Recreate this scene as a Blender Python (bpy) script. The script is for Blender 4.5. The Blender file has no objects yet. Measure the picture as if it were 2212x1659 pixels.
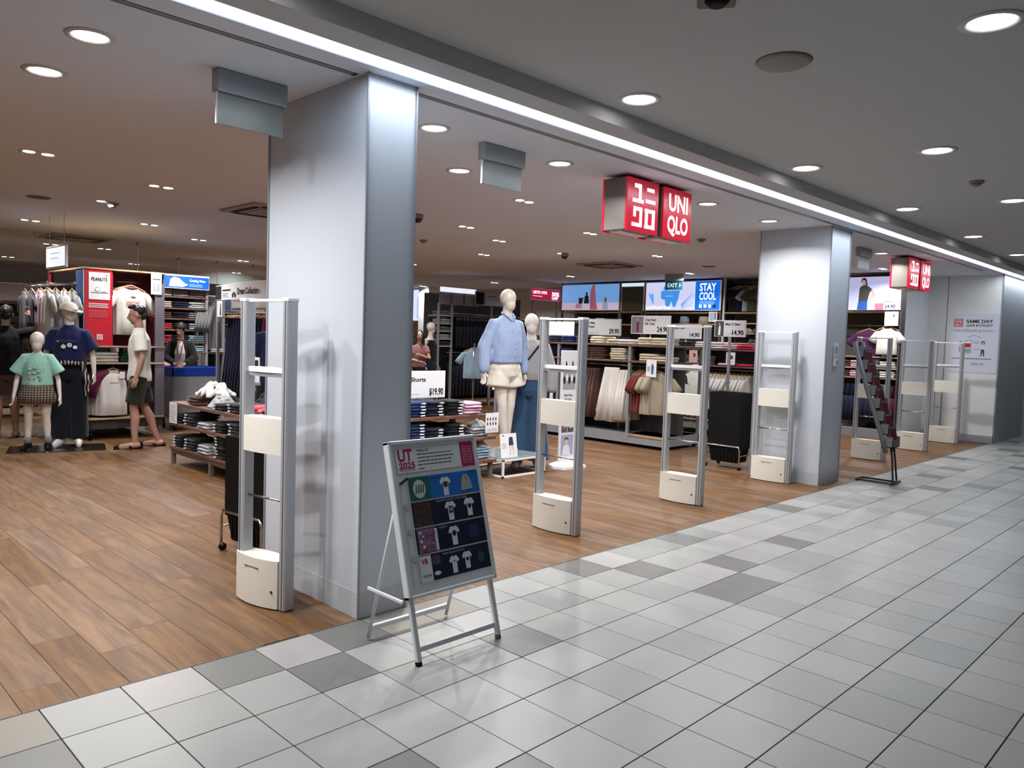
import bpy, math, random
import numpy as np
from mathutils import Vector, Matrix, noise
random.seed(7)
S = bpy.context.scene
COL = S.collection
PI = math.pi

# ------------------------------------------------------------------ camera
CAM = Vector((-0.8225, -3.3650, 1.5132))
FPX = 1669.70
YAW, PITCH, ROLL = 0.7916468, -0.0591197, 0.0325002
def cam_axes():
    ca, sa, cb, sb, cc, sc = (math.cos(YAW), math.sin(YAW), math.cos(PITCH), math.sin(PITCH), math.cos(ROLL), math.sin(ROLL))
    fwd = Vector((sa*cb, ca*cb, sb)); r0 = Vector((ca, -sa, 0)); u0 = r0.cross(fwd)
    return cc*r0 + sc*u0, -sc*r0 + cc*u0, fwd
_r, _u, _f = cam_axes()
cd = bpy.data.cameras.new('camera'); cd.lens = FPX/2212*36; cd.sensor_width = 36; cd.sensor_fit = 'HORIZONTAL'
cd.clip_start = .05; cd.clip_end = 200
cam = bpy.data.objects.new('camera', cd); COL.objects.link(cam)
cam.matrix_world = Matrix(((_r.x, _u.x, -_f.x, CAM.x), (_r.y, _u.y, -_f.y, CAM.y), (_r.z, _u.z, -_f.z, CAM.z), (0, 0, 0, 1)))
S.camera = cam
# ------------------------------------------------------------------ world, lights, exposure
w = bpy.data.worlds.new('World'); S.world = w; w.use_nodes = True
w.node_tree.nodes['Background'].inputs[0].default_value = (.8, .85, 1, 1)
w.node_tree.nodes['Background'].inputs[1].default_value = .05
S.view_settings.view_transform = 'Standard'; S.view_settings.look = 'None'
S.view_settings.gamma = 1; S.view_settings.use_curve_mapping = False
S.view_settings.exposure = 0.33
S.cycles.use_denoising = True
S.cycles.max_bounces = 7; S.cycles.diffuse_bounces = 5; S.cycles.glossy_bounces = 3
S.cycles.transmission_bounces = 4; S.cycles.transparent_max_bounces = 8
S.cycles.sample_clamp_indirect = 4
S.cycles.caustics_reflective = False; S.cycles.caustics_refractive = False

HC = 2.84          # shop ceiling and bulkhead
HM = 2.935         # mall ceiling
def area(name, loc, size, watt, col, spread=160, shape='DISK', sy=None, rot=(0, 0, 0)):
    l = bpy.data.lights.new(name, 'AREA'); l.shape = shape; l.size = size
    if sy: l.size_y = sy
    l.energy = watt; l.color = col; l.spread = math.radians(spread)
    o = bpy.data.objects.new(name, l); o.location = loc; o.rotation_euler = rot; COL.objects.link(o); return o
MALL_W, SHOP_W, LED_W = 1.75, 27.5, 4.4
COOL = (.95, .98, 1.0); WARM = (1.0, .965, .945); LEDC = (.80, .90, 1.0)
MALL_LAMPS = [(2.95, -.61), (5.2, -.61), (7.5, -.63), (9.87, -.63), (12.1, -.63), (5.2, -1.56), (7.55, -1.53), (3.01, -2.40),
              (9.87, -1.55), (12.1, -1.55), (.65, -.62), (-1.7, -.62)]
SHOP_LAMPS = [(.37, .615), (.37, 1.35), (2.37, .562), (3.31, 1.385), (3.60, .573), (5.69, .55), (6.93, .55), (10.3, .589), (-.25, .38), (-1.2, 1.5)]
SHOP_SPOTS = [(.90, 3.62), (2.08, 4.26), (1.95, 8.27), (3.05, 7.2), (4.17, 8.29), (2.99, 11.4), (5.47, 3.71), (6.61, 4.31), (6.69, 2.78),
              (8.24, 4.57), (7.73, 5.81), (9.18, 3.48), (10.05, 4.93), (2.07, 5.71), (3.8, 11.3), (11.9, 2.6), (11.9, 4.6),
              (6.0, 7.4), (8.2, 8.3), (11.5, 7.2), (6.2, 11.0), (9.6, 11.6), (12.2, 10.2), (12.4, 13.2), (7.6, 14.2), (3.2, 15.2), (-1.4, 5.0), (-.6, 9.6),
              (5.0, 5.9), (12.4, 1.3), (5.3, 14.2), (10.4, 14.6), (4.6, 1.9)]
# which of them throw real light: (fixtures drawn further down)
for i, (x, y) in enumerate(MALL_LAMPS): area('mall_lamp_light', (x, y, HM-.035), .17, MALL_W, COOL, 150)
for i, (x, y) in enumerate(SHOP_LAMPS): area('shop_lamp_light', (x, y, HC-.03), .12, SHOP_W*.8, WARM, 150)
for i, (x, y) in enumerate(SHOP_SPOTS): area('shop_spot_light', (x, y, HC-.03), .10, SHOP_W, WARM, 150)
area('led_light', (3.5, -.143, HC-.012), 11.0, LED_W*11, LEDC, 175, 'RECTANGLE', .11)
area('led_light', (13.0, -.143, HC-.012), 8.0, LED_W*8, LEDC, 175, 'RECTANGLE', .11)

# ------------------------------------------------------------------ materials
def lin(c):
    return tuple(((v/12.92) if v <= .04045 else ((v+.055)/1.055)**2.4) for v in c)
def hx(h): return lin(tuple(int(h[i:i+2], 16)/255 for i in (0, 2, 4)))
_M = {}
def mat(name, col, rough=.6, metal=0, em=0, var=0.0, scale=8, bump=0, trans=0, alpha=1, spec=.5, sheen=0, emc=None):
    if name in _M: return _M[name]
    m = bpy.data.materials.new(name); m.use_nodes = True; nt = m.node_tree; b = nt.nodes['Principled BSDF']
    c = hx(col) if isinstance(col, str) else col
    b.inputs['Base Color'].default_value = (*c, 1); b.inputs['Roughness'].default_value = rough
    b.inputs['Metallic'].default_value = metal; b.inputs['Specular IOR Level'].default_value = spec
    b.inputs['Alpha'].default_value = alpha; b.inputs['Transmission Weight'].default_value = trans
    if em:
        b.inputs['Emission Color'].default_value = (*(hx(emc) if emc else c), 1); b.inputs['Emission Strength'].default_value = em
    if sheen: b.inputs['Sheen Weight'].default_value = sheen
    if var or bump:
        tc = nt.nodes.new('ShaderNodeTexCoord'); n = nt.nodes.new('ShaderNodeTexNoise'); n.inputs['Scale'].default_value = scale
        n.inputs['Detail'].default_value = 5
        nt.links.new(tc.outputs['Object'], n.inputs['Vector'])
        if var:
            mx = nt.nodes.new('ShaderNodeMix'); mx.data_type = 'RGBA'
            mx.inputs['A'].default_value = (*[v*(1-var) for v in c], 1); mx.inputs['B'].default_value = (*[min(1, v*(1+var)) for v in c], 1)
            nt.links.new(n.outputs['Fac'], mx.inputs['Factor']); nt.links.new(mx.outputs['Result'], b.inputs['Base Color'])
        if bump:
            bp = nt.nodes.new('ShaderNodeBump'); bp.inputs['Strength'].default_value = bump; bp.inputs['Distance'].default_value = .01
            nt.links.new(n.outputs['Fac'], bp.inputs['Height']); nt.links.new(bp.outputs['Normal'], b.inputs['Normal'])
    _M[name] = m; return m
def fab(col, name=None): return mat('fabric_'+(name or col), col, .9, var=.12, scale=30, bump=.15, spec=.2, sheen=.15)

def wood_mat(name, c1, c2, c3, rough, axis=1, grain=1.0):
    """wood with long grain along the given object axis and a tone per object"""
    m = bpy.data.materials.new(name); m.use_nodes = True; nt = m.node_tree; N = nt.nodes.new; L = nt.links.new
    b = nt.nodes['Principled BSDF']; b.inputs['Roughness'].default_value = rough
    tc = N('ShaderNodeTexCoord'); oi = N('ShaderNodeObjectInfo')
    mp = N('ShaderNodeMapping'); sc = [9, 9, 9]; sc[axis] = .9
    mp.inputs['Scale'].default_value = sc
    ad = N('ShaderNodeVectorMath'); ad.operation = 'ADD'
    sm = N('ShaderNodeVectorMath'); sm.operation = 'SCALE'; sm.inputs[0].default_value = (37, 91, 17)
    L(oi.outputs['Random'], sm.inputs['Scale']); L(tc.outputs['Object'], ad.inputs[0]); L(sm.outputs[0], ad.inputs[1])
    L(ad.outputs[0], mp.inputs['Vector'])
    n1 = N('ShaderNodeTexNoise'); n1.inputs['Scale'].default_value = 1.6*grain; n1.inputs['Detail'].default_value = 8; n1.inputs['Roughness'].default_value = .62; n1.inputs['Distortion'].default_value = .8
    L(mp.outputs[0], n1.inputs['Vector'])
    n2 = N('ShaderNodeTexNoise'); n2.inputs['Scale'].default_value = 2.2; n2.inputs['Detail'].default_value = 3
    L(ad.outputs[0], n2.inputs['Vector'])
    r = N('ShaderNodeValToRGB'); e = r.color_ramp.elements
    e[0].position = .33; e[0].color = (*hx(c1), 1); e[1].position = .70; e[1].color = (*hx(c3), 1)
    x = e.new(.5); x.color = (*hx(c2), 1)
    L(n1.outputs['Fac'], r.inputs[0])
    hs = N('ShaderNodeHueSaturation')
    ma = N('ShaderNodeMath'); ma.operation = 'MULTIPLY_ADD'; ma.inputs[1].default_value = .24; ma.inputs[2].default_value = .76
    a2 = N('ShaderNodeMath'); a2.operation = 'MULTIPLY_ADD'; a2.inputs[1].default_value = .22
    L(n2.outputs['Fac'], a2.inputs[0]); L(ma.outputs[0], a2.inputs[2])
    L(oi.outputs['Random'], ma.inputs[0]); L(a2.outputs[0], hs.inputs['Value']); L(r.outputs[0], hs.inputs['Color'])
    ms = N('ShaderNodeMath'); ms.operation = 'MULTIPLY_ADD'; ms.inputs[1].default_value = -.25; ms.inputs[2].default_value = 1.05
    L(oi.outputs['Random'], ms.inputs[0]); L(ms.outputs[0], hs.inputs['Saturation'])
    L(hs.outputs[0], b.inputs['Base Color'])
    bp = N('ShaderNodeBump'); bp.inputs['Strength'].default_value = .08; bp.inputs['Distance'].default_value = .004
    L(n1.outputs['Fac'], bp.inputs['Height']); L(bp.outputs[0], b.inputs['Normal'])
    _M[name] = m; return m
PLANK = wood_mat('oak_plank', '543a24', '694b2f', '7f5d3c', .46)
PLANK.node_tree.nodes['Principled BSDF'].inputs['Specular IOR Level'].default_value = .28
BOARD = wood_mat('shelf_walnut', '4c3328', '69473a', '7d594a', .5)
BOARDL = wood_mat('shelf_light_oak', '7e654c', 'a0835f', 'b3966f', .5, axis=0)

def tile_mat(name, col):
    m = bpy.data.materials.new(name); m.use_nodes = True; nt = m.node_tree; N = nt.nodes.new; L = nt.links.new
    b = nt.nodes['Principled BSDF']; tc = N('ShaderNodeTexCoord'); oi = N('ShaderNodeObjectInfo')
    n = N('ShaderNodeTexNoise'); n.inputs['Scale'].default_value = 3.5; n.inputs['Detail'].default_value = 7
    ad = N('ShaderNodeVectorMath'); ad.operation = 'ADD'; sm = N('ShaderNodeVectorMath'); sm.operation = 'SCALE'; sm.inputs[0].default_value = (51, 23, 9)
    L(oi.outputs['Random'], sm.inputs['Scale']); L(tc.outputs['Object'], ad.inputs[0]); L(sm.outputs[0], ad.inputs[1]); L(ad.outputs[0], n.inputs['Vector'])
    hs = N('ShaderNodeHueSaturation'); hs.inputs['Color'].default_value = (*hx(col), 1)
    a1 = N('ShaderNodeMath'); a1.operation = 'MULTIPLY_ADD'; a1.inputs[1].default_value = .14; a1.inputs[2].default_value = .86
    a2 = N('ShaderNodeMath'); a2.operation = 'MULTIPLY_ADD'; a2.inputs[1].default_value = .16
    L(oi.outputs['Random'], a1.inputs[0]); L(n.outputs['Fac'], a2.inputs[0]); L(a1.outputs[0], a2.inputs[2]); L(a2.outputs[0], hs.inputs['Value'])
    L(hs.outputs[0], b.inputs['Base Color'])
    b.inputs['Specular IOR Level'].default_value = .35
    r = N('ShaderNodeMath'); r.operation = 'MULTIPLY_ADD'; r.inputs[1].default_value = .2; r.inputs[2].default_value = .26
    L(n.outputs['Fac'], r.inputs[0]); L(r.outputs[0], b.inputs['Roughness'])
    _M[name] = m; return m
TILES = [tile_mat('tile_light', '90918f'), tile_mat('tile_mid', '868886'), tile_mat('tile_pale', '989594'), tile_mat('tile_dark', '6a6a68'), tile_mat('tile_tan', '7c776f')]
GROUT = mat('grout', '1c1a18', .9)
WHITE = mat('white_paint', 'e6e8ea', .55, var=.03, scale=3)
PILLARW = mat('pillar_laminate', 'bec4cd', .32, var=.03, scale=2)
CEIL = mat('ceiling_paint', 'dfe7f3', .9, var=.02, scale=2)
CEILM = mat('mall_ceiling_paint', 'c4c9cc', .9, var=.02, scale=2)
ALU = mat('brushed_aluminium', 'b4b6ba', .42, metal=.35, var=.05, scale=20)
ALUL = mat('satin_grey_metal', '8d9095', .5, metal=.2)
CHROME = mat('chrome', 'c8c8c8', .15, metal=1)
IVORY = mat('ivory_plastic', 'dcd9cf', .4)
BLACKP = mat('black_plastic', '060608', .6, spec=.2)
DARK = mat('dark_metal', '2b2b2d', .5, metal=.4)
GREY = mat('grey_powder_coat', '85878c', .5)
GREYD = mat('dark_grey_powder_coat', '4c4d50', .5)
WHT = mat('white_plastic', 'e8e9ec', .4)
PAPER = mat('white_paper', 'dfe1e6', .6)
RED = mat('shop_red', 'c3122a', .45)
REDD = mat('deep_red', '8c1228', .5)
MANNQ = mat('mannequin_gloss_white', 'd3cbc3', .35)
GLASSM = mat('clear_pane', 'cfe0dc', .05, alpha=.16, spec=.5)
INK = mat('black_ink', '14151a', .6)
BLUEP = mat('print_blue', '0a6ac8', .5)
SKIN = mat('skin', 'ad8674', .5, var=.05, scale=12)
HAIR = mat('black_hair', '0c0a0a', .5, var=.3, scale=60, bump=.5)

# ------------------------------------------------------------------ mesh builder
class MB:
    def __init__(s): s.v = []; s.f = []; s.m = []; s.sm = []; s.mats = []; s.T = None
    def mi(s, m):
        if m not in s.mats: s.mats.append(m)
        return s.mats.index(m)
    def add(s, vs, fs, m, smooth=False):
        k = len(s.v); i = s.mi(m)
        if s.T is not None: vs = [tuple(s.T @ Vector(v)) for v in vs]
        s.v += [tuple(v) for v in vs]
        for f in fs: s.f.append(tuple(j+k for j in f)); s.m.append(i); s.sm.append(smooth)
        return s
    def box(s, a, b, m, ch=0):
        x0, y0, z0 = [min(p, q) for p, q in zip(a, b)]; x1, y1, z1 = [max(p, q) for p, q in zip(a, b)]
        if ch <= 0:
            return s.add([(x0,y0,z0),(x1,y0,z0),(x1,y1,z0),(x0,y1,z0),(x0,y0,z1),(x1,y0,z1),(x1,y1,z1),(x0,y1,z1)],
                  [(0,3,2,1),(4,5,6,7),(0,1,5,4),(1,2,6,5),(2,3,7,6),(3,0,4,7)], m)
        c = min(ch, (x1-x0)*.45, (y1-y0)*.45, (z1-z0)*.45); X = (x0, x1); Y = (y0, y1); Z = (z0, z1)
        vs = []; idx = {}
        for i in (0, 1):
            for j in (0, 1):
                for k in (0, 1):
                    sx, sy, sz = 1-2*i, 1-2*j, 1-2*k
                    for ax in range(3):
                        p = [X[i], Y[j], Z[k]]
                        for q, sg in enumerate((sx, sy, sz)):
                            if q != ax: p[q] += sg*c
                        idx[(i, j, k, ax)] = len(vs); vs.append(tuple(p))
        fs = []
        for ax in range(3):
            for sd in (0, 1):
                o = [(0, 0), (1, 0), (1, 1), (0, 1)]; q = []
                for a_, b_ in o:
                    t = [a_, b_]; t.insert(ax, sd); q.append(idx[(*t, ax)])
                fs.append(tuple(q))
        for ax in range(3):
            o1, o2 = [q for q in range(3) if q != ax]
            for a_ in (0, 1):
                for b_ in (0, 1):
                    def k_(e, w_):
                        t = [0, 0, 0]; t[ax] = e; t[o1] = a_; t[o2] = b_; return idx[(*t, w_)]
                    fs.append((k_(0, o1), k_(1, o1), k_(1, o2), k_(0, o2)))
        for i in (0, 1):
            for j in (0, 1):
                for k in (0, 1): fs.append((idx[(i, j, k, 0)], idx[(i, j, k, 1)], idx[(i, j, k, 2)]))
        ctr = Vector(((x0+x1)/2, (y0+y1)/2, (z0+z1)/2)); out = []
        for f in fs:
            P = [Vector(vs[q]) for q in f]; nrm = (P[1]-P[0]).cross(P[2]-P[0]); cc = sum(P, Vector())/len(P)
            out.append(f if nrm.dot(cc-ctr) > 0 else tuple(reversed(f)))
        return s.add(vs, out, m)
    def tube(s, pts, r, m, n=10, cap=True, ry=None, round_=False):
        P = [Vector(p) for p in pts]; R = r if isinstance(r, (list, tuple)) else [r]*len(P)
        RY = ry if isinstance(ry, (list, tuple)) else ([ry]*len(P) if ry else R)
        if round_:
            d0 = (P[0]-P[1]).normalized(); d1 = (P[-1]-P[-2]).normalized()
            P = [P[0]+d0*R[0]*.85, P[0]+d0*R[0]*.5] + P + [P[-1]+d1*R[-1]*.5, P[-1]+d1*R[-1]*.85]
            R = [R[0]*.5, R[0]*.86] + list(R) + [R[-1]*.86, R[-1]*.5]; RY = [RY[0]*.5, RY[0]*.86] + list(RY) + [RY[-1]*.86, RY[-1]*.5]
        vs = []; fs = []; up = None
        for i, p in enumerate(P):
            t = (P[min(i+1, len(P)-1)]-P[max(i-1, 0)]).normalized()
            if up is None:
                up = Vector((0, 1, 0)) if abs(t.y) < .9 else Vector((1, 0, 0))
            up = (up - t*up.dot(t)).normalized(); sd = t.cross(up)
            for k in range(n):
                a = 2*PI*k/n; vs.append(p + sd*math.cos(a)*R[i] + up*math.sin(a)*RY[i])
        for i in range(len(P)-1):
            for k in range(n):
                a = i*n+k; b = i*n+(k+1) % n; fs.append((a, b, b+n, a+n))
        if cap: fs.append(tuple(range(n-1, -1, -1))); fs.append(tuple(range((len(P)-1)*n, len(P)*n)))
        return s.add(vs, fs, m, True)
    def cyl(s, a, b, r, m, n=16, r2=None):
        k = len(s.f); s.tube([a, b], [r, r2 if r2 is not None else r], m, n)
        for j in (-1, -2): s.sm[j] = False
        return s
    def rings(s, R, m, smooth=True, cap=True):
        n = len(R[0]); vs = [p for r in R for p in r]; fs = []
        for i in range(len(R)-1):
            for k in range(n):
                a = i*n+k; b = i*n+(k+1) % n; fs.append((a, b, b+n, a+n))
        if cap: fs.append(tuple(range(n-1, -1, -1))); fs.append(tuple(range((len(R)-1)*n, len(R)*n)))
        return s.add(vs, fs, m, smooth)
    def ell(s, c, r, m, n=14, k=9, rot=None):
        R = []
        for i in range(k+1):
            t = PI*i/k; z = -math.cos(t); q = max(math.sin(t), .02)
            ring = []
            for j in range(n):
                a = 2*PI*j/n; p = Vector((r[0]*q*math.cos(a), r[1]*q*math.sin(a), r[2]*z))
                if rot is not None: p = rot @ p
                ring.append(p+Vector(c))
            R.append(ring)
        return s.rings(R, m)
    def prism(s, poly, t, m, M4=None):
        """poly in local xy, thickness t in z, placed by M4"""
        n = len(poly); a = sum(poly[i][0]*poly[(i+1) % n][1]-poly[(i+1) % n][0]*poly[i][1] for i in range(n))
        if a < 0: poly = poly[::-1]
        vs = [Vector((x, y, 0)) for x, y in poly] + [Vector((x, y, t)) for x, y in poly]
        if M4 is not None: vs = [M4 @ v for v in vs]
        fs = [tuple(range(n-1, -1, -1)), tuple(range(n, 2*n))] + [(i, (i+1) % n, (i+1) % n+n, i+n) for i in range(n)]
        return s.add(vs, fs, m)
    def mesh(s, name):
        me = bpy.data.meshes.new(name); me.from_pydata(s.v, [], s.f)
        for m in s.mats: me.materials.append(m)
        me.polygons.foreach_set('material_index', s.m); me.polygons.foreach_set('use_smooth', s.sm); me.update(); return me
    def build(s, name, parent=None, loc=None, label=None, rot=None):
        o = bpy.data.objects.new(name, s.mesh(name)); COL.objects.link(o)
        if parent: o.parent = parent
        if loc: o.location = loc
        if rot: o.rotation_euler = rot
        if label: o['label'] = label
        return o
def tag(o, label, cat, group=None, kind=None):
    o['label'] = label; o['category'] = cat
    if group: o['group'] = group
    if kind: o['kind'] = kind
    return o
def thing(name, label, cat, loc=(0, 0, 0), rz=0, group=None):
    o = bpy.data.objects.new(name, None); o.empty_display_size = .1; COL.objects.link(o)
    o.location = loc; o.rotation_euler = (0, 0, rz); return tag(o, label, cat, group)
def struct(o): o['kind'] = 'structure'; return o
def stuff(o): o['kind'] = 'stuff'; return o
def inst(me, name, parent=None, loc=(0, 0, 0), rot=(0, 0, 0), sc=None, mats=None):
    o = bpy.data.objects.new(name, me); COL.objects.link(o); o.parent = parent; o.location = loc; o.rotation_euler = rot
    if sc: o.scale = sc
    if mats:
        for i, m in enumerate(mats): o.material_slots[i].link = 'OBJECT'; o.material_slots[i].material = m
    return o
def dup(root, loc, rz, label=None, group=None):
    r = root.copy(); COL.objects.link(r); r.location = loc; r.rotation_euler = (0, 0, rz)
    if label: r['label'] = label
    if group: r['group'] = group
    for c in list(root.children):
        d = c.copy(); COL.objects.link(d); d.parent = r
        for g in list(c.children):
            e = g.copy(); COL.objects.link(e); e.parent = d
    return r
ORD = ['first', 'second', 'third', 'fourth', 'fifth', 'sixth', 'seventh', 'eighth', 'ninth', 'tenth', 'eleventh', 'twelfth', 'thirteenth', 'fourteenth', 'fifteenth', 'sixteenth']
# text as flat mesh
_T = {}
def txt(s, bold=0.0):
    if (s, bold) in _T: return _T[(s, bold)]
    c = bpy.data.curves.new('t', 'FONT'); c.body = s; c.size = 1; c.offset = bold; c.resolution_u = 3
    o = bpy.data.objects.new('t', c); COL.objects.link(o)
    me = bpy.data.meshes.new_from_object(o.evaluated_get(bpy.context.evaluated_depsgraph_get()))
    v = [tuple(p.co) for p in me.vertices]; f = [tuple(p.vertices) for p in me.polygons]
    COL.objects.unlink(o); bpy.data.objects.remove(o); bpy.data.curves.remove(c); bpy.data.meshes.remove(me)
    _T[(s, bold)] = (v, f); return v, f
class Panel:
    """flat graphics on a plane: origin o, right ux, up uy (world or parent space)"""
    def __init__(s, o, ux, uy, d=.0015):
        s.o = Vector(o); s.x = Vector(ux).normalized(); s.y = Vector(uy).normalized(); s.n = s.x.cross(s.y); s.mb = MB(); s.d = d; s.k = 0
    def M(s, u, v, lift):
        p = s.o + s.x*u + s.y*v + s.n*lift
        return Matrix(((s.x.x, s.y.x, s.n.x, p.x), (s.x.y, s.y.y, s.n.y, p.y), (s.x.z, s.y.z, s.n.z, p.z), (0, 0, 0, 1)))
    def poly(s, pts, m, lv=1): s.mb.prism(pts, s.d*.8, m, s.M(0, 0, s.d*lv)); return s
    def rect(s, u0, v0, u1, v1, m, lv=1): return s.poly([(u0, v0), (u1, v0), (u1, v1), (u0, v1)], m, lv)
    def disc(s, u, v, r, m, lv=1, ry=None, n=16): return s.poly([(u+r*math.cos(2*PI*i/n), v+(ry or r)*math.sin(2*PI*i/n)) for i in range(n)], m, lv)
    def text(s, t, u, v, h, m, lv=2, bold=.0, width=None, rot=0, align='l'):
        vs, fs = txt(t, bold)
        if not vs: return s
        x0 = min(p[0] for p in vs); x1 = max(p[0] for p in vs); y0 = min(p[1] for p in vs); y1 = max(p[1] for p in vs)
        k = h/.70; kx = width/(x1-x0) if width else k
        w = (x1-x0)*kx; off = {'l': 0, 'c': -w/2, 'r': -w}[align]
        c, sn = math.cos(rot), math.sin(rot)
        pts = []
        for p in vs:
            a = (p[0]-x0)*kx+off; b = p[1]*k; pts.append(s.M(u+a*c-b*sn, v+a*sn+b*c, s.d*(lv+1)) @ Vector((0, 0, 0)))
        s.mb.add(pts, fs, m); return s
    def lines(s, u0, u1, vtop, n, gap, h, m, lv=1, rag=.15):
        for i in range(n):
            e = u1-(u1-u0)*random.random()*rag; x = u0
            while x < e-.001:
                wd = min(random.uniform(.015, .05)*max(1, (u1-u0)/.6)*.7, e-x); s.rect(x, vtop-i*gap-h, x+wd*.85, vtop-i*gap, m, lv); x += wd
        return s
    def build(s, parent=None, name='printed_graphic'): return s.mb.build(name, parent)
TEE = [(-.16, -.5), (.16, -.5), (.17, .17), (.26, .06), (.36, .16), (.22, .38), (.08, .42), (.04, .37), (-.04, .37), (-.08, .42), (-.22, .38), (-.36, .16), (-.26, .06), (-.17, .17)]
def tee(p, u, v, sz, m, lv=2): p.poly([(u+a*sz, v+b*sz) for a, b in TEE], m, lv)
# ------------------------------------------------------------------ projection (only to rank floor pieces by their size in view)
def px(x, y, z=0):
    d = Vector((x, y, z))-CAM; zc = d.dot(_f)
    if zc < .05: return None
    return 1106+FPX*d.dot(_r)/zc, 829.5-FPX*d.dot(_u)/zc, zc
def seen_size(x0, y0, x1, y1):
    P = [px(*q) for q in ((x0, y0), (x1, y0), (x1, y1), (x0, y1))]
    if any(p is None for p in P): return 0
    if max(p[0] for p in P) < 0 or min(p[0] for p in P) > 2212 or max(p[1] for p in P) < 0 or min(p[1] for p in P) > 1659: return 0
    a = 0
    for i in range(4): a += P[i][0]*P[(i+1) % 4][1]-P[(i+1) % 4][0]*P[i][1]
    return abs(a)/2
# ------------------------------------------------------------------ floors
fl = MB().box((-5, -9, -.2), (27, 0, -.006), GROUT).build('floor'); struct(fl)
tl = []
for u in range(-16, 90):
    for v in range(0, 30):
        tl.append((seen_size(.3*u, -.3*v-.3, .3*u+.3, -.3*v), u, v))
tl.sort(reverse=True)
special = {(2, 0): 3, (3, 1): 3, (4, 0): 3, (5, 0): 4, (6, 0): 4, (6, 2): 3, (2, 4): 3, (3, 5): 3, (-1, 0): 4, (-1, 1): 3, (0, 0): 0, (1, 0): 2, (3, 0): 2, (1, 1): 0, (2, 1): 0,
           (12, 2): 2, (13, 2): 3, (14, 2): 2, (11, 1): 3, (14, 0): 3, (15, 1): 2, (16, 2): 3, (17, 1): 2, (15, 3): 1, (20, 0): 3, (18, 2): 1}
def tile_kind(u, v):
    if (u, v) in special: return special[(u, v)]
    r = random.Random(u*131+v*17).random()
    if v < 4 and u > 9: return 0 if r < .5 else 1 if r < .75 else 2 if r < .88 else 3
    return 0 if r < .8 else 1
g = .0021
TM = []
for m in TILES: TM.append(MB().box((g, g, -.006), (.3-g, .3-g, 0), m, .0012).mesh('tile'))
rest = MB()
for k, (a, u, v) in enumerate(tl):
    t = tile_kind(u, v)
    if k < 300: inst(TM[t], 'tile', fl, (.3*u, -.3*v-.3, random.uniform(-.0006, 0)))
    elif -6 < u or v < 3: rest.box((.3*u+g, -.3*v-.3+g, -.006), (.3*u+.3-g, -.3*v-g, -.0003), TILES[t])
stuff(rest.build('tile', fl))
fs_ = MB().box((-5, 0, -.2), (14.4, 18, -.006), mat('floor_underlay', '3a2a20', .9)).build('floor'); struct(fs_)
pl = []
for i in range(-24, 72):
    x0 = .146+.2*i; rr = random.Random(i*7+3); off = {0: .715, 1: .405, 2: .62, -1: .21, 3: .95}.get(i, rr.uniform(0, 1.235)) - 1.235
    y = off
    while y < 18:
        a, b = max(0, y), min(18, y+1.235)
        if b-a > .02 and x0 < 14.4: pl.append((seen_size(x0, a, x0+.2, b), x0, a, b))
        y += 1.235
pl.sort(reverse=True)
PMB = {}
g = .0009
restp = MB()
for k, (s_, x0, a, b) in enumerate(pl):
    L_ = round(b-a, 3)
    if k < 300:
        if L_ not in PMB: PMB[L_] = MB().box((g, g, -.006), (.2-g, L_-g, 0), PLANK, .0008).mesh('plank')
        inst(PMB[L_], 'plank', fs_, (x0, a, random.uniform(-.0004, 0)))
    else: restp.box((x0+g, a+g, -.006), (x0+.2-g, b-g, -.0003), PLANK)
stuff(restp.build('plank', fs_))
o = MB().box((-5, -.004, -.004), (14.15, .004, .0012), mat('threshold_strip', '4a4643', .5)).build('trim_1'); struct(o)
# ------------------------------------------------------------------ ceilings
ce = MB(); ce.box((-5, .125, HC), (14.4, 18, HC+.15), CEIL)
ce.box((-5, -.075, HC), (27, .075, HC+.15), CEIL); ce.box((-5, -.38, HC), (27, -.21, HC+.15), CEILM)
ce.box((14.2, .07, HC), (27, .3, HC+.15), CEIL)
struct(ce.build('ceiling'))
struct(MB().box((-5, -9, HM), (27, -.38, HM+.1), CEILM).build('ceiling'))
LEDM = mat('led_diffuser', 'dfe9ff', .5, em=1.5, emc='dbe6ff')
struct(MB().box((-5, -.21, HC+.006), (27, -.075, HC+.03), LEDM).build('trim_2'))
struct(MB().box((-5, -.386, HC), (27, -.3805, HM-.001), mat('bulkhead_grey', 'c4c4c8', .8)).build('trim_3'))
# shutter track in the ceiling: slot with two rails
tr = MB(); slot = mat('slot_black', '0a0a0a', .8)
for x0, x1 in ((-5, 1.46), (1.80, 13.35)):
    tr.box((x0, .075, HC+.03), (x1, .125, HC+.05), slot); tr.box((x0, .088, HC+.001), (x1, .112, HC+.03), ALUL)
    tr.box((x1-.0, .075, HC), (x1+.012, .125, HC+.05), CEIL)
tr.box((13.36, .075, HC), (14.4, .125, HC+.05), CEIL); tr.box((1.46, .075, HC), (1.80, .125, HC+.05), CEIL)
struct(tr.build('trim_4'))
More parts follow.
